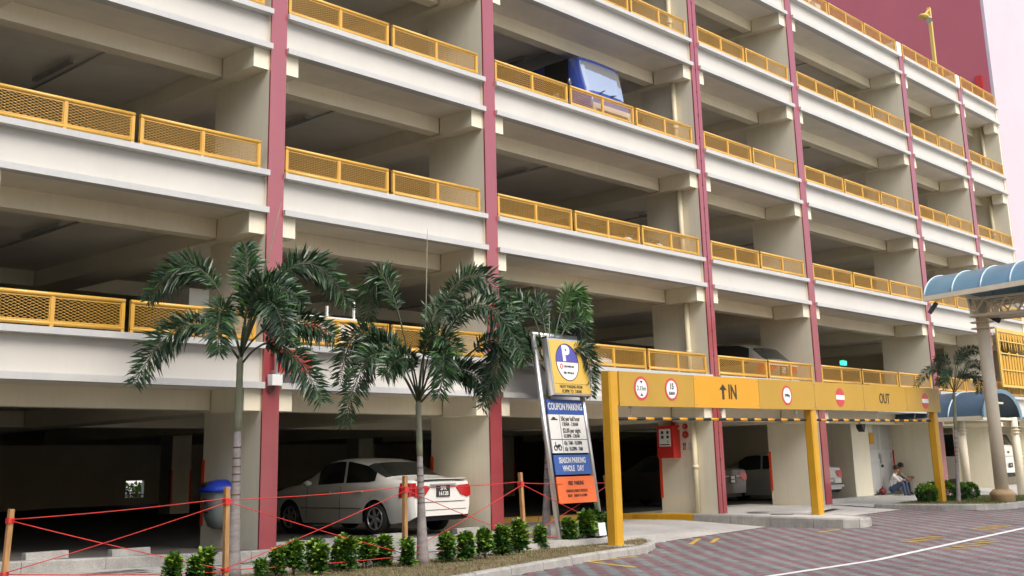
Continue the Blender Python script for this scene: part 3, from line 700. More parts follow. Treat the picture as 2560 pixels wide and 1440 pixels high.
def hbar(label, x0, x1, hooks):
    h = thing('height_bar', label, 'height bar', ((x0 + x1) / 2, -2.07, 2.02 + GZ((x0 + x1) / 2)), group='striped height bars hung under the gantry')
    L = x1 - x0; n = int(L / .285) | 1; st = L / n
    for i in range(n):
        a = -L / 2 + i * st
        MB().tube([(a, 0, .0085 * a), (a + st, 0, .0085 * (a + st))], .031, 10).build('black_band' if i % 2 == 0 else 'yellow_band', M['dark'] if i % 2 == 0 else M['yellow2'], h)
    for x in hooks:
        xx = x - (x0 + x1) / 2; mb = MB()
        mb.prism([(-.055, .23), (.055, .23), (.03, .17), (-.03, .17)], lambda p, q, s: (xx + p, -.02 + .04 * s, q))
        for j in range(3):
            z = .16 - j * .048; ax = (1, 0) if j % 2 else (0, 1)
            mb.tube([(xx + .016 * ax[0] * math.cos(t * .785), .016 * ax[1] * math.cos(t * .785), z - .024 + .032 * math.sin(t * .785)) for t in range(9)], .005, 5, cap=False)
        mb.build('chain', M['steel'], h)
hbar('black and yellow striped bar hanging by chains under the IN half of the gantry', 6.25, 13.40, (6.66, 9.83, 12.98))
hbar('black and yellow striped bar hanging by chains under the OUT half of the gantry', 13.84, 20.35, (14.2, 17.1, 20.25))

# ------------------------------------------------------------------ tariff sign
ts = thing('tariff_sign', 'tall aluminium framed parking tariff board with yellow P panel, leaning back behind the shrubs', 'parking sign', (5.68, -1.02, -.27), rot=(R(-7.6), 0, 0))
Wd = 1.27
for x in (0, Wd): MB().tube([(x, 0, -.12), (x, 0, 4.03)], .055, 12).build('pole', M['alu'], ts)
MB().tube([(-.055, 0, 4.03), (Wd + .055, 0, 4.03)], .055, 10).build('top_bar', M['alu'], ts)
for x in (0, Wd):
    mb = MB().ball((x, 0, -.03), (.34, .3, .11)); mb.build('footing', M['concrete'], ts)
def panel(name, z0, z1, m, x0=.09, x1=Wd - .09, y=-.045, th=.03): return MB().box(x0, x1, y, y + th, z0, z1).build(name, m, ts)
pp = MB().box(.16, Wd + .06, -.21, -.06, 2.80, 3.93).build('p_panel', M['alu'], ts)
MB().box(.19, Wd + .03, -.216, -.21, 2.83, 3.90).build('yellow_face', M['signyellow'], pp)
cx_ = .68; cz_ = 3.46; rr = .37
n = 40
MB().prism([(cx_ + rr * .92 * math.cos(math.pi * i / n), cz_ + rr * math.sin(math.pi * i / n)) for i in range(n + 1)], lambda p, q, s: (p, -.217 - .002 * s, q)).build('blue_half_disc', M['signviolet'], pp)
MB().prism([(cx_ + rr * .92 * math.cos(-math.pi * i / n), cz_ - .008 + rr * math.sin(-math.pi * i / n)) for i in range(n + 1)], lambda p, q, s: (p, -.217 - .002 * s, q)).build('white_half_disc', M['signwhite'], pp)
MB().tube([(cx_ + rr * .92 * math.cos(2 * math.pi * i / 48), -.219, cz_ + rr * math.sin(2 * math.pi * i / 48)) for i in range(49)], .008, 6, cap=False).build('disc_outline', M['black'], pp)
text('P', .42, M['signwhite'], pp, (cx_ - .02, -.222, cz_ + .165), sx=1.05, bold=.022)
text('CAR PARK NO', .055, M['black'], pp, (cx_ + .03, -.222, cz_ - .09), sx=.9, bold=.002)
text('TB36  TOUR1NG A', .05, M['black'], pp, (cx_, -.222, cz_ - .2), sx=.8, bold=.002) if False else text('7BM  70Y166-H', .06, M['black'], pp, (cx_, -.222, cz_ - .22), sx=.8, bold=.002)
MB().tube([(cx_ - .2 + .035 * math.cos(t * .63), -.221, cz_ - .09 + .045 * math.sin(t * .63)) for t in range(11)], .009, 5, cap=False).build('red_mark', M['discred'], pp)
MB().box(.22, Wd, -.2175, -.216, 3.02, 3.026).build('rule', M['black'], pp)
text('NIGHT PARKING FROM', .092, M['black'], pp, (cx_ + .02, -.218, 2.965), sx=.72, bold=.001)
text('10.30PM  TO  7.00AM', .092, M['black'], pp, (cx_ + .02, -.218, 2.875), sx=.72, bold=.001)
ph = panel('coupon_header', 2.45, 2.74, M['signblue']); text('COUPON PARKING', .19, M['signwhite'], ph, (Wd / 2, -.048, 2.595), sx=.62, bold=.004)
pw = panel('coupon_rates', 1.70, 2.445, M['signwhite'])
MB().box(.09, Wd - .09, -.048, -.046, 1.955, 1.967).box(.41, .42, -.0485, -.0465, 1.70, 1.955).box(.41, .42, -.0485, -.0465, 1.967, 2.445).build('rules', M['black'], pw)
text('50¢ per half hour', .125, M['black'], pw, (.45, -.048, 2.36), sx=.66, align='LEFT', bold=.002)
text('7.00AM - 7.00AM', .10, M['black'], pw, (.47, -.048, 2.255), sx=.68, align='LEFT', bold=.001)
text('$2.00 per night', .125, M['black'], pw, (.47, -.048, 2.13), sx=.7, align='LEFT', bold=.002)
text('10.30PM - 7.00AM', .10, M['black'], pw, (.47, -.048, 2.025), sx=.65, align='LEFT', bold=.001)
text('65¢  7AM - 10.30PM', .105, M['black'], pw, (.46, -.048, 1.89), sx=.62, align='LEFT', bold=.002)
text('65¢  10.30PM - 7AM', .105, M['black'], pw, (.46, -.048, 1.775), sx=.62, align='LEFT', bold=.002)
MB().poly([(.15, -.049, 2.335), (.35, -.049, 2.335), (.35, -.049, 2.36), (.29, -.049, 2.365), (.27, -.049, 2.395), (.21, -.049, 2.395), (.19, -.049, 2.365), (.15, -.049, 2.36)]).build('car_symbol', M['black'], pw)
mc = MB()
for x in (.19, .32): mc.tube([(x + .045 * math.cos(t * .63), -.049, 1.80 + .045 * math.sin(t * .63)) for t in range(11)], .010, 5, cap=False)
mc.poly([(.19, -.0495, 1.81), (.31, -.0495, 1.81), (.345, -.0495, 1.87), (.27, -.0495, 1.865), (.24, -.0495, 1.84), (.20, -.0495, 1.87), (.215, -.0495, 1.91), (.185, -.0495, 1.91)]).build('motorcycle_symbol', M['black'], pw)
pb = panel('season_panel', 1.29, 1.665, M['signblue']); text('SEASON PARKING', .15, M['signwhite'], pb, (Wd / 2, -.048, 1.555), sx=.66, bold=.004); text('WHOLE   DAY', .15, M['signwhite'], pb, (Wd / 2, -.048, 1.40), sx=.66, bold=.004)
po = panel('free_parking_panel', .75, 1.25, M['signorange'], .07, Wd - .06, -.06); text('FREE  PARKING', .105, M['black'], po, (Wd / 2, -.064, 1.12), sx=.66, bold=.002)
text('SUNDAYS & PUBLIC HOLIDAYS', .075, M['black'], po, (Wd / 2, -.064, .975), sx=.62); text('FROM    7.00AM TO 10.30PM', .075, M['black'], po, (Wd / 2, -.064, .885), sx=.62)
MB().box(Wd - .26, Wd - .04, -.16, -.05, .10, .34).build('junction_box', M['signwhite'], ts)

# ------------------------------------------------------------------ stakes and red string
STK = [((-4.71, -.78, -.09), (-4.68, -.79, .82)), ((-2.45, -2.23, -.2), (-2.48, -2.25, 1.02)), ((.94, -1.95, -.26), (.90, -2.0, 1.09)), ((4.60, -1.11, -.26), (4.51, -1.12, 1.08)), ((7.81, -.67, -.26), (7.66, -.59, .97))]
SL = ['short timber stake at the left edge of the verge', 'timber stake standing in front of the leftmost palm trunk', 'timber stake in front of the white sedan tail lamp', 'timber stake left of the tariff sign against the dark bay', 'leaning timber stake between the tariff sign and the yellow gantry post']
for (b, t), lb in zip(STK, SL):
    s = MB().bar(b, t, .062, .062).build('timber_stake', M['timber']); tag(s, lb, 'stake', 'timber stakes holding the red string')
def at(i, f): b, t = STK[i]; return Vector(b).lerp(Vector(t), f) + Vector((0, -.04, 0))
def strand(p, q, sag=.02):
    return MB().tube([p + (q - p) * (k / 8) + Vector((0, 0, -sag * math.sin(math.pi * k / 8))) for k in range(9)], .0062, 5)
for i, lb in enumerate(('red string stretched from the left edge stake to the leftmost palm', 'red string crossing before the first red fin and the white sedan', 'red string crossing the second fin beside the sedan', 'red string stretched behind the tariff sign')):
    g = thing('red_string', lb, 'string', tuple(at(i, .8)), group='red strings between the stakes'); off = at(i, .8)
    for (fa, fb) in ((.86, .88), (.84, .14), (.16, .84), (.14, .12)):
        mb = strand(at(i, fa), at(i + 1, fb)); mb.v = [tuple(Vector(v) - off) for v in mb.v]; mb.build('strand', M['string'], g)
    kn = MB()
    for f in (.86, .83, .14): p = at(i, f) - off; kn.box(p.x - .04, p.x + .04, p.y - .003, p.y + .085, p.z - .02, p.z + .02)
    kn.build('knot', M['string'], g)

# ------------------------------------------------------------------ palms, shrubs
PALMS = {1: {"b": [-1.99, -1.72, -.2], "c": [-1.98, -1.73, 2.69], "f": [[[-1.98, -1.76, 2.8], [-2.0, -1.88, 3.64], [-1.99, -1.78, 4.4]], [[-2.0, -1.75, 2.86], [-2.46, -1.37, 4.05], [-2.84, -.66, 3.65]], [[-1.99, -1.73, 2.75], [-2.73, -1.55, 3.21], [-3.21, -1.04, 2.42]], [[-1.98, -1.78, 2.86], [-1.47, -2.31, 4.09], [-.73, -2.62, 3.51]], [[-1.95, -1.76, 2.72], [-1.86, -2.54, 2.9], [-1.49, -2.97, 2.12]], [[-1.98, -1.76, 2.8], [-2.6, -2.19, 3.36], [-2.77, -2.4, 2.76]], [[-1.98, -1.77, 2.8], [-2.16, -2.56, 3.47], [-2.13, -3.0, 2.91]], [[-1.98, -1.77, 2.8], [-1.45, -1.46, 3.74], [-.9, -1.35, 3.93]]], "s": [[-1.92, -1.71, 2.92], [-1.87, -2.47, 4.93]]},
 2: {"b": [1.36, -1.9, -.26], "c": [1.33, -1.85, 2.17], "f": [[[1.31, -1.86, 2.26], [.73, -1.75, 4.16], [.69, -1.34, 3.56]], [[1.33, -1.89, 2.26], [1.48, -2.69, 4.09], [2.3, -3.22, 3.48]], [[1.33, -1.89, 2.26], [1.38, -3.04, 3.65], [1.92, -3.63, 2.79]], [[1.31, -1.85, 2.23], [.54, -1.73, 2.97], [.25, -1.33, 1.89]], [[1.31, -1.85, 2.23], [.71, -1.28, 3.34], [.62, -.75, 2.57]], [[1.35, -1.89, 2.23], [1.84, -3.06, 3.15], [1.88, -2.74, 2.12]], [[1.32, -1.88, 2.26], [1.03, -2.71, 2.94], [.9, -2.78, 2.26]], [[1.32, -1.88, 2.26], [1.76, -1.78, 3.66], [2.43, -1.82, 3.84]]], "s": [[1.39, -1.89, 2.52], [1.06, -2.38, 4.95]]},
 3: {"b": [4.68, -1.54, -.29], "c": [4.79, -1.64, 2.83], "f": [[[4.78, -1.65, 2.87], [4.81, -2.15, 4.24], [5.11, -2.32, 3.78]], [[4.78, -1.64, 2.87], [4.35, -1.47, 4.13], [4.17, -.91, 3.56]], [[4.78, -1.63, 2.83], [4.07, -1.45, 3.21], [3.76, -1.11, 2.36]], [[4.8, -1.65, 2.83], [5.05, -2.24, 3.27], [5.22, -2.27, 2.41]], [[4.78, -1.65, 2.87], [4.95, -1.35, 4.1], [5.1, -.91, 4.12]], [[4.78, -1.65, 2.87], [4.18, -1.94, 3.39], [3.8, -1.83, 2.96]], [[4.79, -1.65, 2.87], [5.47, -1.68, 3.87], [6.08, -1.55, 3.31]]], "s": [[4.86, -1.58, 2.88], [4.69, -1.78, 3.96]]},
 4: {"b": [20.51, -2.56, -.09], "c": [20.65, -2.7, 2.81], "f": [[[20.64, -2.74, 2.95], [20.63, -3.06, 3.88], [20.97, -3.45, 3.96]], [[20.63, -2.73, 2.95], [20.42, -2.65, 3.83], [20.35, -2.3, 3.49]], [[20.63, -2.72, 2.9], [20.1, -2.51, 3.53], [19.69, -2.04, 3.04]], [[20.65, -2.75, 2.92], [20.85, -3.22, 3.64], [21.32, -3.59, 3.25]], [[20.66, -2.74, 2.9], [20.61, -3.3, 3.32], [20.6, -3.42, 2.83]], [[20.64, -2.73, 2.9], [20.04, -2.88, 3.47], [19.85, -2.79, 2.96]], [[20.63, -2.74, 2.95], [20.96, -2.81, 3.9], [21.47, -2.87, 3.75]]]}}
def frond(p0, pm, p2, rng, rbase=.016, ll=.30, start=.30, N=52, per=5, wd=.034):
    p0, pm, p2 = Vector(p0), Vector(pm), Vector(p2); c = 2 * pm - .5 * (p0 + p2)
    P = lambda t: p0 * (1 - t) ** 2 + c * 2 * t * (1 - t) + p2 * t * t
    mb = MB(); mb.tube([P(t / 12) for t in range(13)], [rbase * (1 - .8 * t / 12) for t in range(13)], 6, 1)
    for i in range(N):
        t = start + (1 - start) * i / (N - 1); p = P(t); d = (P(min(1, t + .02)) - P(t - .02)).normalized()
        s1 = d.cross(Vector((0, 0, 1))); s1 = s1.normalized() if s1.length > .05 else Vector((1, 0, 0)); up = s1.cross(d).normalized()
        env = min(1, .5 + 2.6 * (t - start)) * (1 - .5 * max(0, (t - .72) / .28) ** 1.4)
        for j in range(per):
            ang = 2 * math.pi * (j + .5 * (i % 2) + rng.uniform(-.3, .3)) / per
            rad = s1 * math.cos(ang) + up * math.sin(ang)
            l_ = ll * env * rng.uniform(.72, 1.15)
            dr = (d * rng.uniform(.28, .75) + rad).normalized()
            tip = p + dr * l_ + Vector((0, 0, -.12 * l_ * rng.uniform(.2, 2.2)))
            md = p + dr * l_ * .55
            wv = dr.cross(rad.cross(d) + Vector((rng.uniform(-.5, .5), rng.uniform(-.5, .5), rng.uniform(-.5, .5)))); wv = wv.normalized() * wd * .5 * rng.uniform(.8, 1.2) if wv.length > .01 else s1 * wd * .5
            k = len(mb.v); mb.v += [tuple(p), tuple(md + wv), tuple(tip), tuple(md - wv)]
            mb.face((k, k + 1, k + 2, k + 3), 2 if rng.random() < .10 else 0)
    return mb
PL_ = {1: 'tallest palm on the left with smooth grey trunk beside the litter bin', 2: 'bushy palm with smooth grey trunk in front of the white sedan', 3: 'palm half hidden behind the parking tariff sign', 4: 'small palm in the raised planter beside the last yellow gantry post'}
rng = random.Random(11)
EXTRA = {1: [((-.1, -.55, 1.0), (.25, -1.1, .75)), ((.35, .1, 1.05), (.75, .35, 1.0)), ((.25, -.6, .55), (.75, -1.15, .35))],
 2: [((-.2, -.5, 1.0), (-.15, -1.1, .75)), ((-.35, .3, .95), (-.7, .55, .8)), ((.35, -.5, .55), (.6, -1.0, .2)), ((-.45, -.25, .7), (-.9, -.2, .45))],
 3: [((.45, .2, .95), (.95, .3, .8)), ((-.35, .35, .75), (-.75, .7, .5))], 4: [((.3, -.3, .9), (.75, -.35, .75)), ((-.45, .15, .75), (-1.0, .3, .4))]}
for k, D in PALMS.items():
    b, c = Vector(D['b']), Vector(D['c'])
    if k == 3:
        q0 = Vector((-11.5167, -15.7446, 1.1897)); far = lambda v: q0 + (Vector(v) - q0) * 1.075
        b = far(b); b.z = -.33; c = far(c); D = {'f': [[far(p) if q_ == 0 else q0 + (Vector(p) - q0) * (1.11 if fi_ in (0, 3, 5) else 1.075) for q_, p in enumerate(f)] for fi_, f in enumerate(D['f'])], 's': [far(p) for p in D['s']]}
    t = thing('palm_tree', PL_[k], 'palm tree', tuple(b), group='palm trees before the car park')
    h = (c - b).length; s = .62 if k == 4 else 1.0
    rb, rt = ((.128, .05) if k == 1 else (.12, .055) if k == 2 else (.115, .06) if k == 3 else (.072, .04))
    zs = [0, .04, .12, .25, .4, .55, .68]
    prof = [1.18, 1.02, .88, .74, .60, .52, .46]
    if k == 4: prof = [1.2, 1.05, .95, .85, .8, .76, .72]
    rr_ = [rb * q * .82 for q in prof]
    trunk = MB().tube([(c - b) * z for z in zs] , rr_, 14); trunk.build('trunk', M['trunk'], t)
    shaft = MB().tube([(c - b) * z for z in (.66, .74, .84, .93, 1.0, 1.05)], [rr_[-1] * q for q in (.98, 1.12, 1.1, .98, 1.05, .55)], 12); shaft.build('crownshaft', M['palmstem'], t)
    for z in (.38, .44, .475, .51, .55, .6):
        q = (c - b) * z; r0 = float(np.interp(z, zs, rr_)); MB().tube([q, q + (c - b) * .006], r0 + .003, 14).build('trunk_ring', M['stem'], t)
    D['f'] = D['f'] + [[list(c + Vector((0, 0, .1))), list(c + Vector(m_) * s), list(c + Vector(t_) * s)] for m_, t_ in EXTRA[k]]
    for fi, f in enumerate(D['f']):
        mb = frond(*[Vector(p) - b for p in f], rng, rbase=.018 * s, ll=.345 * s, wd=.033 * s, N=62 if k < 4 else 46)
        young = (k == 3 and fi in (0,))
        mb.build('frond', [M['palmleaf2'] if young else M['palmleaf'], M['rachis'], M['palmleaf2']], t)
    if 's' in D:
        p, q = [Vector(x) - b for x in D['s']]; MB().tube([p, p.lerp(q, .5) + Vector((.02, 0, 0)), q], [.017, .014, .003], 6).build('spear_leaf', M['palmstem'], t)
def shrub_mesh(seed, h=1.0, w_=.42, n=560):
    rg = random.Random(seed); mb = MB()
    clumps = [(rg.uniform(-.16, .16) * (1 - .5 * z), rg.uniform(-.16, .16) * (1 - .5 * z), z) for z in [rg.uniform(.12, .95) for _ in range(34)]]
    for cx, cy, cz in clumps:
        for _ in range(n // 18):
            a, e = rg.uniform(0, 6.28), rg.uniform(-.4, 1.2)
            d = Vector((math.cos(a) * math.cos(e), math.sin(a) * math.cos(e), math.sin(e)))
            p = Vector((cx, cy, cz)) + d * rg.uniform(.02, .13) * Vector((w_ / .42, w_ / .42, 1)).x
            if p.z < .02: continue
            l_ = rg.uniform(.10, .19); dd = (d + Vector((rg.uniform(-.4, .4), rg.uniform(-.4, .4), rg.uniform(-.5, .3)))).normalized()
            wv = dd.cross(Vector((rg.uniform(-1, 1), rg.uniform(-1, 1), 1))).normalized() * l_ * .34
            k = len(mb.v); q = p + dd * l_; md = p + dd * l_ * .5 + Vector((0, 0, .012))
            mb.v += [tuple(p), tuple(md + wv), tuple(q), tuple(md - wv)]
            mb.face((k, k + 1, k + 2, k + 3), 1 if (cz > .6 and rg.random() < .55) or rg.random() < .12 else 0)
    return mb.mesh('foliage', [M['shrubleaf'], M['shrubnew']])
def stem_mesh(seed):
    rg = random.Random(seed); mb = MB()
    for i in range(5):
        a = rg.uniform(0, 6.28); mb.tube([(0, 0, -.05), (.05 * math.cos(a), .05 * math.sin(a), .4), (.13 * math.cos(a), .13 * math.sin(a), .8)], [.016, .012, .005], 5)
    return mb.mesh('stem', M['stem'])
SHM = [(shrub_mesh(s), stem_mesh(s)) for s in range(5)]
SH = [(-3.35, -2.43, .36), (-3.0, -2.38, .33), (-2.61, -2.03, .38), (-2.15, -2.58, .27), (-1.56, -2.12, .38), (-1.31, -2.17, .44), (-.62, -1.75, .45), (-.92, -2.26, .38), (.0, -1.62, .48), (-.23, -2.01, .46), (.28, -1.82, .43), (.65, -1.8, .45), (.81, -2.14, .38), (1.66, -2.13, .43), (1.99, -2.22, .43), (2.51, -2.13, .44), (3.19, -1.87, .48), (3.92, -1.61, .5), (4.73, -1.38, .4), (5.85, -1.12, .48), (6.47, -1.03, .56), (6.91, -.91, .57), (7.54, -.77, .46)]
ordn = 'first second third fourth fifth sixth seventh eighth ninth tenth'.split()
def shlabel(i):
    if i < 3: return ordn[i] + ' leafy shrub counted from the left edge, left of the first palm'
    if i < 13: return ordn[i - 3] + ' leafy shrub rightward of the first palm trunk, before the second palm'
    if i < 19: return ordn[i - 13] + ' leafy shrub rightward of the second palm trunk, before the tariff sign'
    return ordn[i - 19] + ' leafy shrub rightward of the tariff sign left pole, before the yellow post'
for i, (x, y, h) in enumerate(SH):
    o = thing('shrub', shlabel(i), 'shrub', (x, y, zr(x) + .12), random.uniform(0, 6.28), 'young shrubs planted along the verge')
    fm, sm = SHM[i % 5]; o.scale = (h * 1.25, h * 1.25, h * .98)
    put('foliage', fm, o); put('stem', sm, o)
# clipped bushes in the planter
def bush_mesh(seed):
    rg = random.Random(seed); mb = MB()
    for _ in range(1500):
        a, e = rg.uniform(0, 6.28), rg.uniform(-.9, 1.5); r_ = rg.uniform(.75, 1.0)
        d = Vector((math.cos(a) * math.cos(e), math.sin(a) * math.cos(e), math.sin(e)))
        p = Vector((d.x * .55 * r_, d.y * .55 * r_, .5 + d.z * .48 * r_)); p += Vector((rg.uniform(-.06, .06), rg.uniform(-.06, .06), rg.uniform(-.06, .06)))
        l_ = rg.uniform(.10, .17); dd = (d + Vector((rg.uniform(-.7, .7), rg.uniform(-.7, .7), rg.uniform(-.2, .7)))).normalized(); wv = dd.cross(Vector((rg.uniform(-1, 1), rg.uniform(-1, 1), 1))).normalized() * l_ * .4
        k = len(mb.v); q = p + dd * l_; md = p + dd * l_ * .5
        mb.v += [tuple(p), tuple(md + wv), tuple(q), tuple(md - wv)]; mb.face((k, k + 1, k + 2, k + 3), 1 if d.z > .35 and rg.random() < .5 else 0)
    return mb.mesh('foliage', [M['shrubleaf'], M['shrubnew']])
BM = [bush_mesh(s) for s in (21, 22, 23)]
BU = [(20.05, -1.95, .42, 'round clipped bush at the left tip of the planter'), (20.28, -1.75, .42, 'second clipped bush from the left tip of the planter'), (20.62, -1.85, .45, 'clipped bush touching the left of the last yellow post'), (21.05, -2.05, .45, 'clipped bush between the last yellow post and the small palm trunk'), (21.95, -2.1, .40, 'clipped bush right of the small palm trunk'), (22.3, -2.2, .40, 'rightmost clipped bush in the planter')]
for i, (x, y, h, lb) in enumerate(BU):
    o = thing('bush', lb, 'bush', (x, y, zr(x) + .14), i * 1.3, 'clipped bushes in the raised planter'); o.scale = (h * 1.0, h * 1.0, h * 1.12)
    put('foliage', BM[i % 3], o); put('stem', SHM[i % 5][1], o)

# ------------------------------------------------------------------ things on the fins
# litter bin on the first fin's left side
bn = thing('litter_bin', 'grey green wall bin with blue hooded lid fixed to the first fin', 'litter bin', (-.318, 1.10, .32))
bd = MB()
def bsec(z, dx, wy): return [(-.005, -wy, z), (-dx, -wy * .78, z), (-dx * 1.06, 0, z), (-dx, wy * .78, z), (-.005, wy, z)]
secs = [bsec(0, .10, .13), bsec(.04, .17, .19), bsec(.2, .225, .24), bsec(.58, .275, .29)]
for s in secs: bd.v += s
for a in range(len(secs) - 1):
    for j in range(4): bd.face((a * 5 + j, a * 5 + j + 1, a * 5 + 6 + j, a * 5 + 5 + j), 0, True)
bd.face((0, 1, 2, 3, 4)); bd.build('body', M['bingrey'], bn)
ld = MB(); ls = [bsec(.58, .305, .325), bsec(.63, .305, .325), bsec(.70, .25, .27), bsec(.755, .16, .19), bsec(.775, .06, .10)]
for s in ls: ld.v += s
for a in range(len(ls) - 1):
    for j in range(4): ld.face((a * 5 + j, a * 5 + j + 1, a * 5 + 6 + j, a * 5 + 5 + j), 0, True)
ld.face((20, 21, 22, 23, 24)); ld.face((0, 4, 3, 2, 1))
ld.build('lid', M['binblue'], bn)
MB().ball((-.235, .12, .69), (.06, .125, .055)).build('opening', M['dark'], bn)
MB().tube([(-.268 - .012 * math.sin(t * .52), .09 + .085 * math.cos(t * .52), .40 + .085 * math.sin(t * .52)) for t in range(13)], .006, 5, cap=False).box(-.268, -.262, .07, .11, .37, .43).box(-.256, -.25, .03, .14, .25, .275).build('logo', M['black'], bn)
# fire hose cabinet, bells, notices on the joint pillar
fc = thing('hose_cabinet', 'red fire hose cabinet fixed to the pillar beside the entrance', 'hose cabinet', (12.815, 1.32, 1.30))
MB().box(-.30, 0, -.24, .24, 0, .78).build('casing', M['red'], fc)
MB().box(-.306, -.30, -.17, .17, .28, .70).build('label_plate', M['signwhite'], fc)
pi = MB()
for y in (-.09, .07):
    for z in (.58, .47): pi.box(-.31, -.306, y - .035, y + .035, z, z + .07)
pi.box(-.31, -.306, -.14, .14, .31, .335).box(-.31, -.306, -.1, -.08, .36, .42); pi.build('pictograms', M['black'], fc)
MB().box(-.2, -.12, -.2, -.12, .78, 1.0).build('conduit', M['red'], fc)
MB().box(-.06, 0, -.246, -.24, .68, .73).build('latch', M['signwhite'], fc)
for lb, y, z, r_ in (('upper round red alarm bell on the pillar beside the hose cabinet', .90, 2.05, .07), ('lower round red alarm bell on the pillar beside the hose cabinet', .90, 1.85, .085)):
    b_ = thing('alarm_bell', lb, 'alarm bell', (12.817, y, z), group='alarm bells by the hose cabinet')
    MB().tube([(-.055, 0, 0), (-.04, 0, 0), (-.002, 0, 0)], [r_ * .7, r_, r_], 16).build('gong', M['red'], b_)
    MB().ball((-.058, 0, 0), .02).build('hub', M['steel'], b_)
nt = thing('wall_notice', 'small colourful notice stuck to the pillar below the alarm bells', 'notice', (12.815, .9, 1.47))
MB().box(-.004, 0, -.0, .11, 0, .2).build('paper', M['signwhite'], nt)
MB().box(-.006, -.004, .06, .10, .1, .19).box(-.006, -.004, .01, .05, .1, .19).build('violet_squares', M['print1'], nt); MB().box(-.006, -.004, .01, .05, .01, .09).build('amber_square', M['print2'], nt)
MB().box(-.006, -.004, .06, .10, .01, .09).build('green_square', M['grass2'], nt)
n2 = thing('wall_notice', 'pale printed notice stuck beside the colourful one on the pillar', 'notice', (12.815, .74, 1.47))
MB().box(-.004, 0, 0, .12, 0, .2).build('paper', M['signwhite'], n2)
tt = MB()
for z in np.arange(.02, .19, .03): tt.box(-.005, -.004, .015, .105, z, z + .008)
tt.build('print', M['steel'], n2)
ck = thing('key_switch', 'small round black key switch on the pillar right of the bells', 'switch', (12.815, .72, 1.84)); MB().tube([(-.02, 0, 0), (-.001, 0, 0)], .03, 12).build('barrel', M['dark'], ck)
# red flag sign on the first pillar
fs = thing('block_sign', 'red square sign with white figure bracketed from the first pink fin behind palm fronds', 'sign', (-.15, .055, 2.5))
MB().box(-.02, .02, -.13, -.09, .24, .66).box(-.02, .02, -.09, -.0, .27, .31).box(-.02, .02, -.09, -.0, .58, .62).box(.02, .78, -.125, -.10, .245, .27).build('bracket', M['alu'], fs)
MB().box(.05, .72, -.125, -.10, .27, .66).build('plate', M['discred'], fs)
text('1', .26, M['signwhite'], fs, (.16, -.128, .45))
MB().box(-.1, .1, -.16, -.03, .06, .24).build('speaker_box', M['signwhite'], fs)
MB().tube([(-.12 + .02 * t, -.03, .06 - .12 * math.sin(math.pi * t / 8)) for t in range(9)], .008, 5).build('cable', M['darkplastic'], fs)
# exit light
ex = thing('exit_light', 'small lit green exit light glowing in the dark second storey bay', 'exit light', (23.9, 2.15, 4.22)); MB().box(-.16, .16, -.04, .04, -.07, .07).build('lens', M['green'], ex); MB().box(-.02, .02, .041, .08, -.07, .12).box(-.02, .02, -.02, .08, .075, .12).build('bracket', M['steel'], ex)
# ------------------------------------------------------------------ vehicles
def lerp(a, b, t): return a + (b - a) * t
def sst(t): t = min(1, max(0, t)); return t * t * (3 - 2 * t)
SEDAN = dict(L=4.5, W=.85, belt=[(0, .96), (.6, .97), (2.0, .95), (3.2, .90), (4.1, .80), (4.4, .70), (4.5, .62)],
  top=[(0, .985), (.10, 1.03), (.55, 1.055), (.72, 1.09), (1.30, 1.375), (1.75, 1.455), (2.1, 1.47), (2.45, 1.44), (3.35, .985), (3.8, .92), (4.2, .84), (4.42, .73), (4.5, .64)],
  bot=[(0, .34), (.12, .26), (.5, .21), (4.1, .2), (4.35, .23), (4.5, .34)], half=[(0, .70), (.06, .765), (.2, .82), (.5, .845), (1.2, .85), (3.4, .85), (4.0, .83), (4.3, .76), (4.45, .64), (4.5, .55)],
  wheels=(.96, 3.56), wr=.305, side=((1.02, 1.86), (1.93, 2.72)), rear=(.76, 1.29), front=(2.52, 3.26), roofw=.70, tail=.30)
HATCH = dict(SEDAN, top=[(0, 1.0), (.06, 1.05), (.12, 1.12), (.5, 1.45), (.9, 1.58), (1.6, 1.62), (2.4, 1.58), (3.3, 1.06), (3.8, .98), (4.2, .88), (4.42, .75), (4.5, .66)], rear=(.12, .5), side=((.6, 1.86), (1.93, 2.8)), front=(2.5, 3.2))
VAN = dict(L=4.1, W=.82, belt=[(0, 1.02), (3.4, 1.02), (4.0, .98), (4.1, .95)], top=[(0, 1.28), (.03, 1.35), (.22, 1.80), (.34, 1.86), (.8, 1.90), (2.9, 1.90), (3.3, 1.82), (3.95, 1.12), (4.04, 1.02), (4.1, .97)],
  bot=[(0, .40), (.08, .33), (.4, .26), (3.8, .25), (4.1, .38)], half=[(0, .70), (.05, .755), (.15, .80), (.4, .82), (3.6, .82), (3.9, .79), (4.05, .72), (4.1, .66)],
  wheels=(.75, 3.35), wr=.29, side=((.35, 1.6), (1.7, 2.6), (2.68, 3.3)), rear=(.035, .215), front=(3.32, 3.93), roofw=.70)
BLUEV = dict(L=4.6, W=.84, belt=[(0, 1.05), (4.1, 1.05), (4.5, 1.02), (4.6, 1.0)], top=[(0, 1.9), (.1, 1.98), (3.2, 2.10), (4.0, 2.10), (4.26, 2.04), (4.46, 1.20), (4.54, 1.08), (4.6, 1.03)],
  bot=[(0, .35), (.3, .28), (4.3, .28), (4.6, .36)], half=[(0, .80), (.2, .84), (4.1, .84), (4.4, .80), (4.55, .75), (4.6, .72)], wheels=(.9, 3.7), wr=.3, side=((3.2, 3.95),), rear=(.001, .002), front=(4.28, 4.455), roofw=.76)
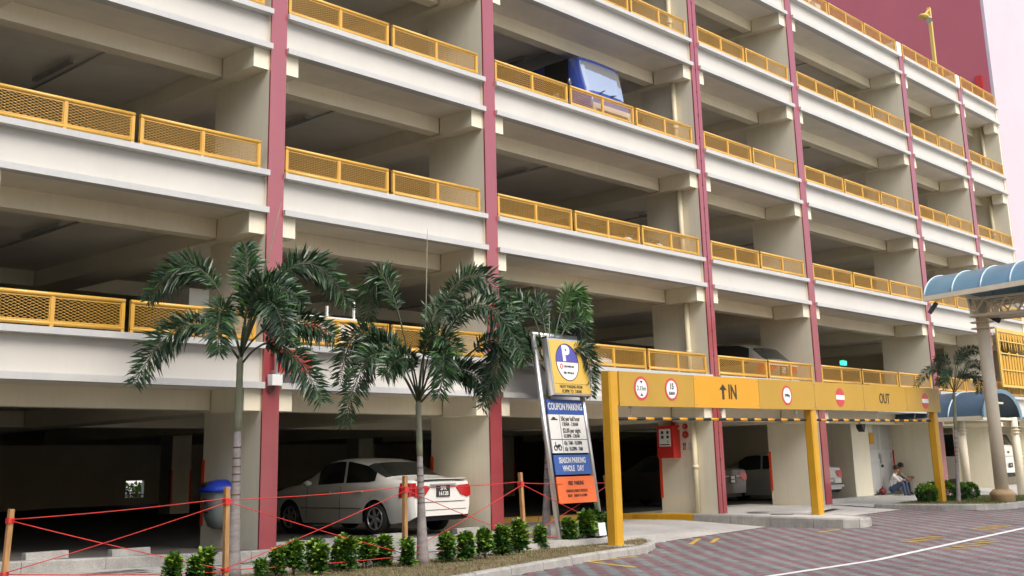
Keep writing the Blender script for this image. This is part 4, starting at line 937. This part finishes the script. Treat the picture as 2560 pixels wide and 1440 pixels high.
def car(name, label, cat, prof, paint, loc, rotz, group=None, plate=None, plate_dark=True, lights=True, front_plate=None):
    """x runs rear (0) to front; origin under the rear end's centre"""
    t = thing(name, label, cat, loc, rotz, group)
    I = lambda key, x: float(np.interp(x, [p[0] for p in prof[key]], [p[1] for p in prof[key]]))
    L = prof['L']; xs = sorted(set([0, .015, .03, .05, .08, .12] + list(np.round(np.arange(.16, L - .12, .07), 3)) + [L - .1, L - .06, L - .03, L] + [e for s in prof['side'] for e in s] + list(prof['rear']) + list(prof['front']) + [p[0] for p in prof['top']]))
    xs = [x for i, x in enumerate(xs) if i == 0 or x - xs[i - 1] > .008]
    ar = prof['wr'] + .055
    secs = []
    for x in xs:
        zb = I('bot', x); zt = I('top', x); bl = I('belt', x); w_ = I('half', x)
        arch = False
        for wx in prof['wheels']:
            if abs(x - wx) < ar: zb = max(zb, prof['wr'] + math.sqrt(max(0, ar * ar - (x - wx) ** 2))); arch = True
        bl = max(bl, zb + .1); bl = min(bl, zt - .01)
        cc = sst((zt - bl - .08) / .3); wr_ = lerp(.86 * w_, prof['roofw'] * min(1, w_ / prof['W'] + .02), cc)
        z1 = lerp(zb, bl, .3); z2 = lerp(zb, bl, .62)
        secs.append([((.93 if not arch else .985) * w_, zb), (.985 * w_, z1), (w_, z2), (.975 * w_, lerp(zb, bl, .86)), (.945 * w_, bl),
                     (lerp(.90, .905, cc) * w_, lerp(bl + .35 * (zt - bl), bl + .03, cc)), (wr_, lerp(bl + .75 * (zt - bl), zt - .065, cc)), (wr_ * .8, zt - .018), (wr_ * .4, zt - .004), (0, zt)])
    NJ = 10; body = MB(); idx = {}
    for i, s in enumerate(secs):
        for j, (y, z) in enumerate(s):
            idx[(i, j, 1)] = len(body.v); body.v.append((xs[i], y, z))
            if j < NJ - 1: idx[(i, j, -1)] = len(body.v); body.v.append((xs[i], -y, z))
            else: idx[(i, j, -1)] = idx[(i, j, 1)]
    def quads(): 
        for i in range(len(xs) - 1):
            for j in range(NJ - 1):
                for s in (1, -1): yield i, j, s, (idx[(i, j, s)], idx[(i + 1, j, s)], idx[(i + 1, j + 1, s)], idx[(i, j + 1, s)])
    win = {}
    for i, j, s, q in quads():
        body.face(q if s < 0 else q[::-1], 0, True)
        xm0, xm1 = xs[i], xs[i + 1]; tgt = None
        if j == 5 and any(a - 1e-6 <= xm0 and xm1 <= b + 1e-6 for a, b in prof['side']): tgt = ('side_window', s, [n_ for n_, (a, b) in enumerate(prof['side']) if a - 1e-6 <= xm0 and xm1 <= b + 1e-6][0])
        if j >= 6 and prof['rear'][0] - 1e-6 <= xm0 and xm1 <= prof['rear'][1] + 1e-6: tgt = ('rear_window', 0, 0)
        if j >= 6 and prof['front'][0] - 1e-6 <= xm0 and xm1 <= prof['front'][1] + 1e-6: tgt = ('windscreen', 0, 0)
        if tgt is None and s and prof.get('tail') and 2 <= j <= 3 and xm1 <= prof['tail'] + 1e-6: tgt = ('tail_light', s, 0)
        if tgt:
            pts = [Vector(body.v[k]) for k in q]; nrm = (pts[2] - pts[0]).cross(pts[3] - pts[1])
            if nrm.length < 1e-9: continue
            nrm.normalize()
            ce = sum(pts, Vector()) / 4
            if nrm.dot(ce - Vector((L / 2, 0, .8))) < 0: nrm = -nrm
            mb = win.setdefault(tgt, MB()); k = len(mb.v); mb.v += [tuple(p + nrm * .006) for p in pts]; mb.face((k, k + 1, k + 2, k + 3), 0, True)
    for e in (0, len(xs) - 1):
        lp = [idx[(e, j, 1)] for j in range(NJ)] + [idx[(e, j, -1)] for j in range(NJ - 2, -1, -1)]
        body.face(lp if e else lp[::-1], 0, False)
    body.box(.15, L - .2, -prof['W'] * .80, prof['W'] * .80, prof['bot'][2][1] + .03, .88, 1)
    body.build('body', [paint, M['dark']], t)
    for nme, mb in win.items():
        if mb.v: mb.build(nme[0], M['taillight'] if nme[0] == 'tail_light' else M['vanmirror'] if prof is BLUEV and nme[0] == 'windscreen' else M['glass'], t)
    # wheels
    for wx in prof['wheels']:
        for s in (1, -1):
            y = s * (I('half', wx) - .015)
            prf = [(-.19, .17), (-.19, .27), (-.16, prof['wr']), (-.03, prof['wr']), (0, .285 if prof['wr'] > .29 else .27), (-.005, .215)]
            ty = MB(); n = 24
            for (o_, r_) in prf:
                for a in range(n): ty.v.append((wx + r_ * math.cos(a * 2 * math.pi / n), y + s * o_, prof['wr'] + r_ * math.sin(a * 2 * math.pi / n)))
            for p in range(len(prf) - 1):
                for a in range(n): ty.face((p * n + a, p * n + (a + 1) % n, (p + 1) * n + (a + 1) % n, (p + 1) * n + a), 0, True)
            w_ = ty.build('wheel', M['tyre'], t)
            rm = MB(); rm.tube([(wx, y - s * .06, prof['wr']), (wx, y - s * .055, prof['wr'])], .205, 20)
            rm.build('wheel_disc', M['darkplastic'], w_)
            sp = MB()
            sp.tube([(wx, y - s * .05, prof['wr']), (wx, y - s * .004, prof['wr'])], [.07, .05], 12)
            for a in range(6):
                an = a * math.pi / 3 + .3; sp.bar((wx + .04 * math.cos(an), y - s * .015, prof['wr'] + .04 * math.sin(an)), (wx + .205 * math.cos(an), y - s * .015, prof['wr'] + .205 * math.sin(an)), .045, .03, up=(0, 1, 0))
            sp.tube([(wx + .207 * math.cos(a * math.pi / 10), y - s * .012, prof['wr'] + .207 * math.sin(a * math.pi / 10)) for a in range(21)], .016, 6, cap=False)
            sp.build('alloy_rim', M['rim'], w_)
    return t, I
def rear_trim(t, I, prof, z_l=.80, plate=None, z_p=.80, boxy=False):
    w_ = prof['W']
    for s in (1, -1):
        if boxy: mb = MB().box(-.01, .10, min(s * .71, s * .80), max(s * .71, s * .80), z_l - .16, z_l + .16)
        else:
            mb = MB().prism([(.34, .05), (.40, .10), (.66, .115), (.715, .06), (.715, -.10), (.62, -.125), (.46, -.08)], lambda p, q, sd_: (-.004 - .012 * sd_, s * p, z_l + q))
        mb.build('tail_light', M['taillight'], t)
    if not boxy:
        MB().box(-.012, .03, -.52, .52, z_p + .075, z_p + .10).build('chrome_strip', M['rim'], t)
        sp = MB().bar((.05, -.62, 1.03), (.05, .62, 1.03), .08, .012); sp.build('boot_lip', t['paint_mat'] if False else M['carwhite'], t) if prof is SEDAN and t.get('lip') else None
    if plate:
        p = MB().box(-.02, -.004, -.17 if len(plate) > 1 else -.24, .17 if len(plate) > 1 else .24, z_p - .11 if len(plate) > 1 else z_p - .06, z_p + .11 if len(plate) > 1 else z_p + .06).build('number_plate', M['black'], t)
        for i, ln in enumerate(plate): text(ln, .105, M['signwhite'], p, (-.022, 0, z_p + (.048 - .1 * i if len(plate) > 1 else 0)), rot=(R(90), 0, R(-90)), sx=.95, bold=.002)
def seam(t, pts, r_=.004, m=None, name='seam'): MB().tube(pts, r_, 5, cap=False).build(name, m or M['darkplastic'], t)
# white sedan in the second bay, rear outwards; car +x points to +Y
wc, I = car('white_sedan', 'white saloon car parked rear outwards beside the second fin', 'car', SEDAN, M['carwhite'], (3.92, .30, .02), R(90))
wc['lip'] = True; wc.scale = (1, 1, .955)
rear_trim(wc, I, SEDAN, .80, ['SFR', '1612B'], .80)
def side_pts(fr, z_f): return [(x, I('half', x) * .995 + .004, z_f) for x in fr]
MB().box(-.02, .05, -.60, .60, 1.0, 1.012).build('boot_gap', M['darkplastic'], wc)
seam(wc, [(.02, -.71, .60), (-.008, -.5, .60), (-.008, .5, .60), (.02, .71, .60)], .006)
seam(wc, [(-.006, -.6, .45), (-.006, .6, .45)], .005)
seam(wc, [(x, I('half', x) * 1.0 + .002, .50) for x in np.arange(1.35, 3.2, .1)], .007, name='side_moulding')
for x0 in (1.96, 2.98):
    seam(wc, [(x0 + (.0 if z > .6 else .0), I('half', x0) * (1.0 if z < .75 else .975) + .002, z) for z in (.28, .5, .65, .8, .92)], .0045, name='door_gap')
seam(wc, [(1.08 + .22 * max(0, (.62 - z) / .35) ** 1.5 + .0, I('half', 1.1) * (1.0 if z < .75 else .975) + .002, z) for z in (.28, .4, .5, .62, .75, .9)], .0045, name='door_gap')
for x0 in (1.30, 2.25): MB().box(x0, x0 + .20, .836, .862, .80, .825).build('door_handle', M['carwhite'], wc)
MB().ball((2.85, .93, .98), (.08, .09, .065)).build('wing_mirror', M['carwhite'], wc)
MB().box(-.05, -.005, -.3, .32, .905, .935).build('plate_lamp_bar', M['rim'], wc)
# champagne saloon deep in the fourth bay, its paint darkened to look shaded
dc, I2 = car('champagne_saloon', 'dim champagne saloon parked rear outwards in the dark bay behind the IN panel', 'car', SEDAN, M['cargold_shaded'], (17.25, 2.45, -.03), R(90)); rear_trim(dc, I2, SEDAN, .80, ['SDK', '4182'], .72)
sv, I3 = car('silver_saloon', 'silver saloon rear peeping out beside the fourth pink fin under the OUT bar', 'car', SEDAN, M['carsilver'], (21.55, 1.72, -.06), R(90)); rear_trim(sv, I3, SEDAN, .80, ['SFY9980X'], .60)
MB().box(-.03, .0, -.78, .78, .40, .47).build('bumper_strip', M['rim'], sv); MB().box(-.02, .0, -.78, .78, .48, .52).build('bumper_gap', M['dark'], sv)
# second storey: white car nose out, pale saloon rear out, lorry tail
F2, F3, F4 = lvl(1) - .5, lvl(2) - .5, lvl(3) - .5
a1, I4 = car('white_car', 'white car nose out behind the second storey railing right of the tariff sign', 'car', SEDAN, M['carwhite'], (8.75, .36 + 4.5, F2), R(-90))
for s in (1, -1): MB().ball((4.30, s * .62, .66), (.16, .14, .09)).build('headlight', M['headlight'], a1)
MB().box(4.47, 4.52, -.5, .5, .5, .6).build('grille', M['darkplastic'], a1); MB().box(4.50, 4.525, -.25, .25, .36, .47).build('number_plate', M['signwhite'], a1)
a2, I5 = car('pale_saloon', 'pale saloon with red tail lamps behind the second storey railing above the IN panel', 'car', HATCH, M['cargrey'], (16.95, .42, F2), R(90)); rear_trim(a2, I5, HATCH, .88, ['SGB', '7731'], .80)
MB().box(-.04, .02, -.74, .74, .93, .99).box(-.04, .01, -.75, .75, .50, .58).build('bright_trim', M['carwhite'], a2)
a3, I6 = car('dark_hatchback', 'dark hatchback roof showing above the third storey railing', 'car', HATCH, M['cardark'], (11.0, .40 + 4.5, F3), R(-90))
for s in (1, -1): MB().ball((4.30, s * .62, .70), (.16, .15, .10)).build('headlight', M['headlight'], a3)
MB().box(4.45, 4.52, -.45, .45, .42, .58).build('grille', M['carwhite'], a3)
bv, I7 = car('blue_van', 'bright blue van facing out on the fourth storey with big raked windscreen', 'van', BLUEV, M['carblue'], (9.66, .34 + 4.6, F4), R(-90)); bv.scale = (1, 1, 1.05)
MB().box(4.585, 4.63, -.72, .72, .34, .86).build('grille', M['carwhite'], bv); MB().box(4.631, 4.636, -.6, .6, .66, .74).build('grille_slot', M['darkplastic'], bv)
for s in (1, -1):
    MB().ball((4.54, s * .58, .72), (.09, .14, .11)).build('headlight', M['headlight'], bv)
    MB().ball((4.15, s * .99, 1.35), (.05, .07, .14)).build('wing_mirror', M['cardark'], bv)
pl = MB().box(4.635, 4.65, -.26, .26, .36, .48).build('number_plate', M['signwhite'], bv); text('YM6886C', .1, M['black'], pl, (4.652, 0, .42), rot=(R(90), 0, R(90)), bold=.002)
rp = text('70', .13, M['signwhite'], bv, (4.64, -.5, .50), rot=(R(90), 0, R(90)), bold=.003)
MB().bar((4.52, -.30, 1.18), (4.40, .10, 1.36), .02, .02).bar((4.50, .15, 1.20), (4.42, .5, 1.30), .02, .02).build('wiper', M['dark'], bv)
text('fire', .22, M['signwhite'], bv, (3.55, -.856, 1.18), rot=(R(90), 0, 0), sx=.9) if False else text('ire', .2, M['signwhite'], bv, (3.62, -.858, 1.22), rot=(R(90), 0, 0), sx=.9)
MB().box(.0, 2.7, -.87, .87, 1.0, 2.05).build('grey_box', M['carsilver'], bv) if False else None
lo = thing('white_lorry', 'white lorry tailboard with red letters behind the second storey railing and palm fronds', 'lorry', (1.35, .70, F2))
tb = MB().box(-.85, .85, 0, .05, .62, 1.10).build('tailboard', M['carwhite'], lo); text('SEN', .30, M['discred'], tb, (-.12, -.004, .85), sx=1.0, bold=.012)
MB().box(-.85, -.80, .05, 3.0, .62, 1.10).box(.80, .85, .05, 3.0, .62, 1.10).box(-.85, .85, .05, 3.0, .55, .62).build('load_bed', M['carwhite'], lo)
for x, h in ((.18, 1.33), (.80, 1.47)): MB().box(x - .018, x + .018, .05, .09, 1.10, h).build('stanchion', M['signwhite'], lo)
MB().box(-.85, .85, -.008, .058, 1.10, 1.13).build('rail', M['signwhite'], lo)
MB().box(-.82, .82, 3.1, 4.6, .35, 1.55).box(-.7, .7, 3.2, 4.5, 1.55, 1.95).build('cab', M['carwhite'], lo)
for y in (.6, 3.9):
    for s in (-1, 1): MB().tube([(s * .78, y, .3), (s * .58, y, .3)], .3, 18).build('wheel', M['tyre'], lo)
MB().box(-.6, .6, .3, 4.4, .35, .54).build('chassis', M['dark'], lo)
# white van in the last bay
wv, I8 = car('white_van', 'white minivan with slanted rear window parked in the far right bay', 'van', VAN, M['carwhite'], (33.75, .80, .06), R(90)); wv.scale = (1, 1, 1.05); rear_trim(wv, I8, VAN, .92, None, .6, boxy=True)
MB().box(-.05, .02, -.78, .78, .44, .60).build('bumper', M['carwhite'], wv); MB().box(-.03, .06, -.76, .76, .30, .44).build('valance', M['dark'], wv)
pl = MB().box(-.06, -.05, -.18, .18, .62, .78).build('number_plate', M['black'], wv); text('GS7', .10, M['signwhite'], pl, (-.062, 0, .70), rot=(R(90), 0, R(-90)))
MB().box(-.012, .0, -.45, .45, .995, 1.02).build('letter_strip', M['steel'], wv); MB().box(-.03, 0, -.05, .08, 1.12, 1.18).build('door_handle', M['dark'], wv)

# ------------------------------------------------------------------ people
def person(label, loc, rotz, J, shirt, legs, group, bag=None, shoe='shoe', lean=0):
    """J: dict of joints (local; -y is forward)."""
    t = thing('person', label, 'person', loc, rotz, group)
    V = []; E = []; Rd = []; Tg = []
    def add(p, r_, tg, par=None):
        V.append(tuple(p)); Rd.append(r_); Tg.append(tg)
        if par is not None: E.append((par, len(V) - 1))
        return len(V) - 1
    pel = add(J['pelvis'], .125, legs); sp = add(J['waist'], .12, shirt, pel); ch = add(J['chest'], .135, shirt, sp); nk = add(J['neck'], .058, 'skin', ch)
    hd = Vector(J['head']); add(Vector(J['neck']).lerp(hd, .55), .062, 'skin', nk); h1 = add(hd, .092, 'skin', len(V) - 1); h2 = add(hd + Vector((0, .01, .085)), .075, 'skin', h1)
    for s in (1, -1):
        k = 'l' if s > 0 else 'r'
        sh = add(J[k + 'sh'], .062, shirt, ch); el = add(J[k + 'el'], .043, shirt, sh)
        el2 = add(Vector(J[k + 'el']).lerp(Vector(J[k + 'wr']), .15), .04, 'skin', el); wr_ = add(J[k + 'wr'], .029, 'skin', el2)
        d = (Vector(J[k + 'wr']) - Vector(J[k + 'el'])).normalized(); side = d.cross(Vector((0, 0, 1))); side = side.normalized() if side.length > .1 else Vector((1, 0, 0))
        pm_ = add(Vector(J[k + 'wr']) + d * .07, .032, 'skin', wr_)
        for q, ln in ((-.03, .065), (-.01, .08), (.01, .075), (.03, .055)):
            f1 = add(Vector(J[k + 'wr']) + d * .11 + side * q, .0095, 'skin', pm_); add(Vector(J[k + 'wr']) + d * (.11 + ln * .7) + side * q + Vector((0, 0, -.025)), .0085, 'skin', f1)
        th = add(Vector(J[k + 'wr']) + d * .05 - side * .045, .011, 'skin', wr_); add(Vector(J[k + 'wr']) + d * .085 - side * .06, .0095, 'skin', th)
        hp = add(J[k + 'hip'], .098, legs, pel); kn = add(J[k + 'kn'], .066, legs, hp); an = add(J[k + 'an'], .046, legs, kn)
        hl = add(Vector(J[k + 'an']) + Vector((0, .01, -.055)), .042, shoe, an); add(Vector(J[k + 'an']) + Vector((0, -.19, -.065)), .036, shoe, hl)
    me = bpy.data.meshes.new('sk'); me.from_pydata(V, E, []); ob = bpy.data.objects.new('sk', me); COL.objects.link(ob)
    md = ob.modifiers.new('s', 'SKIN'); md.use_smooth_shade = True
    lay = me.skin_vertices[0] if len(me.skin_vertices) else None
    if lay is None:
        bm = bmesh.new(); bm.from_mesh(me); bm.verts.layers.skin.verify(); bm.to_mesh(me); bm.free(); lay = me.skin_vertices[0]
    for i, r_ in enumerate(Rd): lay.data[i].radius = (r_, r_); lay.data[i].use_root = (i == 0)
    ss = ob.modifiers.new('u', 'SUBSURF'); ss.levels = 2; ss.render_levels = 2
    dg = bpy.context.evaluated_depsgraph_get(); bm_ = bpy.data.meshes.new_from_object(ob.evaluated_get(dg))
    bpy.data.objects.remove(ob)
    names = []; bm_.materials.clear()
    for tg in Tg:
        if tg not in names: names.append(tg)
    for nme in names: bm_.materials.append(M[nme])
    segs = [(Vector(V[a]), Vector(V[b]), Tg[b], Rd[a], Rd[b]) for a, b in E]
    for pg_ in bm_.polygons:
        c = pg_.center; best = None
        for a, b, tg, ra, rb in segs:
            ab = b - a; u = min(1, max(0, (c - a).dot(ab) / max(1e-9, ab.length_squared))); dd = (c - (a + ab * u)).length / lerp(ra, rb, u)
            if best is None or dd < best[0]: best = (dd, tg)
        pg_.material_index = names.index(best[1]); pg_.use_smooth = True
    bm_.name = 'body'; put('body', bm_, t)
    fd = Vector(J.get('face', (0, -1, 0))).normalized(); sdv = fd.cross(Vector((0, 0, 1))).normalized()
    hr = MB(); hr.ball(hd + Vector((0, 0, .075)) - fd * .022, (.098, .104, .085), nu=14, nv=9); hr.build('hair', M['hair'], t)
    ft = MB(); ft.ball(hd + fd * .098 + Vector((0, 0, .015)), (.014, .018, .022), nu=8, nv=6)
    for s in (1, -1): ft.ball(hd + sdv * s * .094 + Vector((0, 0, .02)), (.014, .02, .03), nu=8, nv=6)
    ft.build('nose_and_ears', M['skin'], t)
    ey = MB()
    for s in (1, -1): ey.ball(hd + fd * .086 + sdv * s * .032 + Vector((0, 0, .035)), .010, nu=8, nv=5)
    ey.build('eyes', M['hair'], t)
    MB().ball(hd + fd * .088 + Vector((0, 0, -.035)), (.022, .012, .007), nu=8, nv=5).build('mouth', M['maroon'], t)
    return t
SIT1 = dict(pelvis=(0, 0, .12), waist=(0, -.06, .30), chest=(0, -.14, .50), neck=(0, -.20, .66), head=(.02, -.25, .76), face=(.35, -1, -.12),
  lsh=(.17, -.16, .58), lel=(.20, -.36, .44), lwr=(.06, -.50, .47), rsh=(-.17, -.16, .58), rel=(-.22, -.34, .42), rwr=(-.04, -.49, .45),
  lhip=(.09, -.04, .13), lkn=(.13, -.44, .42), lan=(.12, -.52, .02), rhip=(-.09, -.04, .13), rkn=(-.13, -.42, .40), ran=(-.11, -.46, .02))
SIT2 = dict(SIT1, head=(.0, -.22, .80), face=(.75, -.7, 0), neck=(0, -.17, .68), chest=(0, -.10, .52))
S1 = person('person in white shirt and blue jeans sitting on the step by the louvred door', (24.92, 1.42, .02), R(14), SIT1, 'shirtwhite', 'jeans', 'people resting on the step')
S2 = person('person in grey green shirt and grey trousers sitting on the step, farther right', (25.50, 1.50, .06), R(40), SIT2, 'shirtgreen', 'trousers', 'people resting on the step')
bag = thing('bag', 'dark red bag lying on the step behind the person in white', 'bag', (24.55, 1.52, .02), .3); MB().ball((0, 0, .11), (.20, .12, .11), nu=12, nv=8).build('pouch', M['maroon'], bag); MB().tube([(-.1 + .025 * i, 0, .2 + .07 * math.sin(math.pi * i / 8)) for i in range(9)], .012, 6).build('strap', M['maroon'], bag)
crate = thing('stool', 'low dark stool under the person in red', 'stool', (27.75, 1.25, .05)); MB().box(-.17, .17, -.15, .15, .30, .34).build('seat', M['darkplastic'], crate)
for sx in (-.14, .14):
    for sy in (-.12, .12): MB().box(sx - .02, sx + .02, sy - .02, sy + .02, 0, .30).build('leg', M['darkplastic'], crate)
SIT3 = {k: (v if k == 'face' else (v[0], v[1], v[2] + .30 if not k.endswith('an') else v[2] + .02)) for k, v in SIT1.items()}
person('person in red shirt sitting in shade behind the last yellow post', (27.75, 1.25, .05), R(-20), SIT3, 'shirtred', 'trousersdark', 'people resting on the step') ['group'] = 'people in the shade'

# ------------------------------------------------------------------ covered walkways on the right
def arch_canopy(t, xc, hw, z0, rise, y0, y1, nrib, m=M['canopy'], sag=0.0, trim=.10):
    n = 18; half = []
    for i in range(n + 1):
        a = math.pi * (.5 - (i / n - .5) * .86); half.append((xc + hw * math.cos(a) / math.cos(math.pi * .07), (math.sin(a) - math.sin(math.pi * .07)) / (1 - math.sin(math.pi * .07)) * rise))
    def P(i, y, o=0.0): 
        x, z = half[i]; nx = (x - xc) / hw; return (x + nx * o * .5, y, z0 + z + o + sag * (y0 - y))
    ys = list(np.linspace(y0, y1, nrib))
    for a, b in zip(ys, ys[1:]):
        mb = MB()
        for y in (a + (b - a) * .012, b - (b - a) * .012):
            for i in range(n + 1): mb.v.append(P(i, y))
        for i in range(n): mb.face((i, i + 1, n + 2 + i, n + 1 + i), 0, True)
        for i in range(n + 1): pass
        k = len(mb.v)
        for y in (a + (b - a) * .012, b - (b - a) * .012):
            for i in range(n + 1): mb.v.append(P(i, y, -.03))
        for i in range(n): mb.face((k + i, k + n + 1 + i, k + n + 2 + i, k + i + 1), 0, True)
        mb.build('roof_sheet', m, t)
    for y in ys:
        MB().tube([P(i, y, .012) for i in range(n + 1)], .022, 6).build('rib', M['canopyrib'], t)
    for i in (0, n): MB().bar(P(i, y0 + .02, -.06), P(i, y1 - .02, -.06), .10, .13).build('eave_beam', M['canopysteel'], t)
    return half
big = thing('walkway_canopy', 'high blue barrel roofed walkway on a beige round pillar at the right edge', 'canopy')
zc = 5.42
arch_canopy(big, 20.85, 1.62, zc, .72, -2.75, -12.0, 13, sag=.05)
MB().tube([(20.62, -3.72, .28), (20.62, -3.72, zc - .12)], [.175, .16], 18).build('pillar', M['canopysteel'], big)
MB().tube([(20.62, -3.72, zr(20.6) + .1), (20.62, -3.72, .13), (20.62, -3.72, .17), (20.62, -3.72, .29)], [.33, .33, .36, .24], 8).build('plinth', M['plinth'], big)
for z in (4.55, 4.72, 4.88): MB().tube([(20.62, -3.72, z), (20.62, -3.72, z + .02)], .31, 18).build('ring_fin', M['canopysteel'], big)
for y in (-3.72, -6.2, -8.6):
    tr = MB(); zz = zc + .05 * (-2.75 - y)
    tr.bar((19.3, y, zz - .10), (22.4, y, zz - .10), .07, .09).bar((19.9, y, zz - .52), (22.2, y, zz - .52), .07, .08)
    for i in range(6):
        xa = 19.7 + i * .42; tr.bar((xa, y, zz - .12), (xa + .21, y, zz - .5), .035, .035).bar((xa + .21, y, zz - .5), (xa + .42, y, zz - .12), .035, .035)
    tr.build('truss', M['canopysteel'], big)
lt = MB()
for xx in (20.1, 20.75, 21.4):
    lt.bar((xx, -3.72, zc - .55), (xx, -10, zc - .55), .06, .07); lt.bar((xx, -3.72, zc - .1), (xx, -10, zc - .1), .05, .06)
    for i in range(10): lt.bar((xx, -3.72 - i * .6, zc - .52), (xx, -4.02 - i * .6, zc - .12), .03, .03).bar((xx, -4.02 - i * .6, zc - .12), (xx, -4.32 - i * .6, zc - .52), .03, .03)
lt.build('lattice_beam', M['canopysteel'], big)
MB().bar((19.65, -2.9, zc - .15), (19.5, -2.75, zc - .42), .10, .10).build('gutter_spout', M['darkplastic'], big)
MB().tube([(20.9, -3.75, 4.95), (21.15, -4.0, 4.78)], [.05, .08], 8).build('spotlight', M['dark'], big)
MB().box(20.80, 20.86, -3.78, -3.66, 1.9, 2.9).build('cable_duct', M['canopysteel'], big)
low = thing('link_canopy', 'low blue barrel roofed link way beyond the last yellow post', 'canopy')
arch_canopy(low, 26.62, 1.6, 2.36, .82, -1.75, 2.6, 5, m=M['canopy_shaded'])
fr_ = MB(); n_ = 20
for i in range(n_ + 1):
    a_ = math.pi * (i / n_); 
    for rr_ in (1.0, .86): fr_.v.append((26.62 - 1.66 * rr_ * math.cos(a_), -1.80, 2.30 + .92 * rr_ * math.sin(a_) ** .9))
for i in range(n_): fr_.face((2 * i, 2 * i + 2, 2 * i + 3, 2 * i + 1))
fr_.build('end_fascia', M['canopy'], low)
for (x, y) in ((25.35, -.9), (27.95, -1.6)):
    MB().tube([(x, y, -.08), (x, y, 2.36)], .13, 14).build('post', M['canopysteel'], low)
    for z in (1.85, 1.95, 2.05): MB().tube([(x, y, z), (x, y, z + .015)], .19, 14).build('ring_fin', M['canopysteel'], low)
MB().bar((25.1, -1.6, 2.30), (28.15, -1.6, 2.30), .06, .08).bar((25.1, -.9, 2.30), (28.15, -.9, 2.30), .06, .08).bar((26.0, -1.6, 2.80), (27.2, -1.6, 2.80), .05, .06).build('tie_beam', M['canopysteel'], low)
MB().box(26.05, 26.25, -1.70, -1.66, 2.36, 2.80).build('end_plate', M['signwhite'], low)
fl = thing('wall_floodlight', 'small dark floodlight bracketed under the first floor ledge above the OUT bar', 'floodlight', (22.2, .9, 2.18)); MB().prism([(-.13, 0), (.13, .02), (.02, -.22), (-.10, -.12)], lambda p, q, s: (p + .0, -.1 + .2 * s, q)).build('housing', M['darkplastic'], fl); MB().bar((0, 0, 0), (.0, .1, .14), .03, .03).build('bracket', M['steel'], fl)
# bright view through the rear opening
hg = MB()
rg = random.Random(5)
for _ in range(4000):
    p = Vector((rg.uniform(13, 19), 35.5 + rg.uniform(-.5, .5), rg.uniform(-.3, .68 + .2 * rg.random()))); l_ = rg.uniform(.12, .22); d = Vector((rg.uniform(-1, 1), rg.uniform(-1, .2), rg.uniform(-.3, 1))).normalized(); wv = d.cross(Vector((0, 0, 1))).normalized() * l_ * .4; k = len(hg.v)
    hg.v += [tuple(p), tuple(p + d * l_ * .5 + wv), tuple(p + d * l_), tuple(p + d * l_ * .5 - wv)]; hg.face((k, k + 1, k + 2, k + 3))
hd_ = thing('hedge', 'bright green hedge seen through the small opening in the rear wall', 'hedge'); hg.build('foliage', M['shrubnew'], hd_)
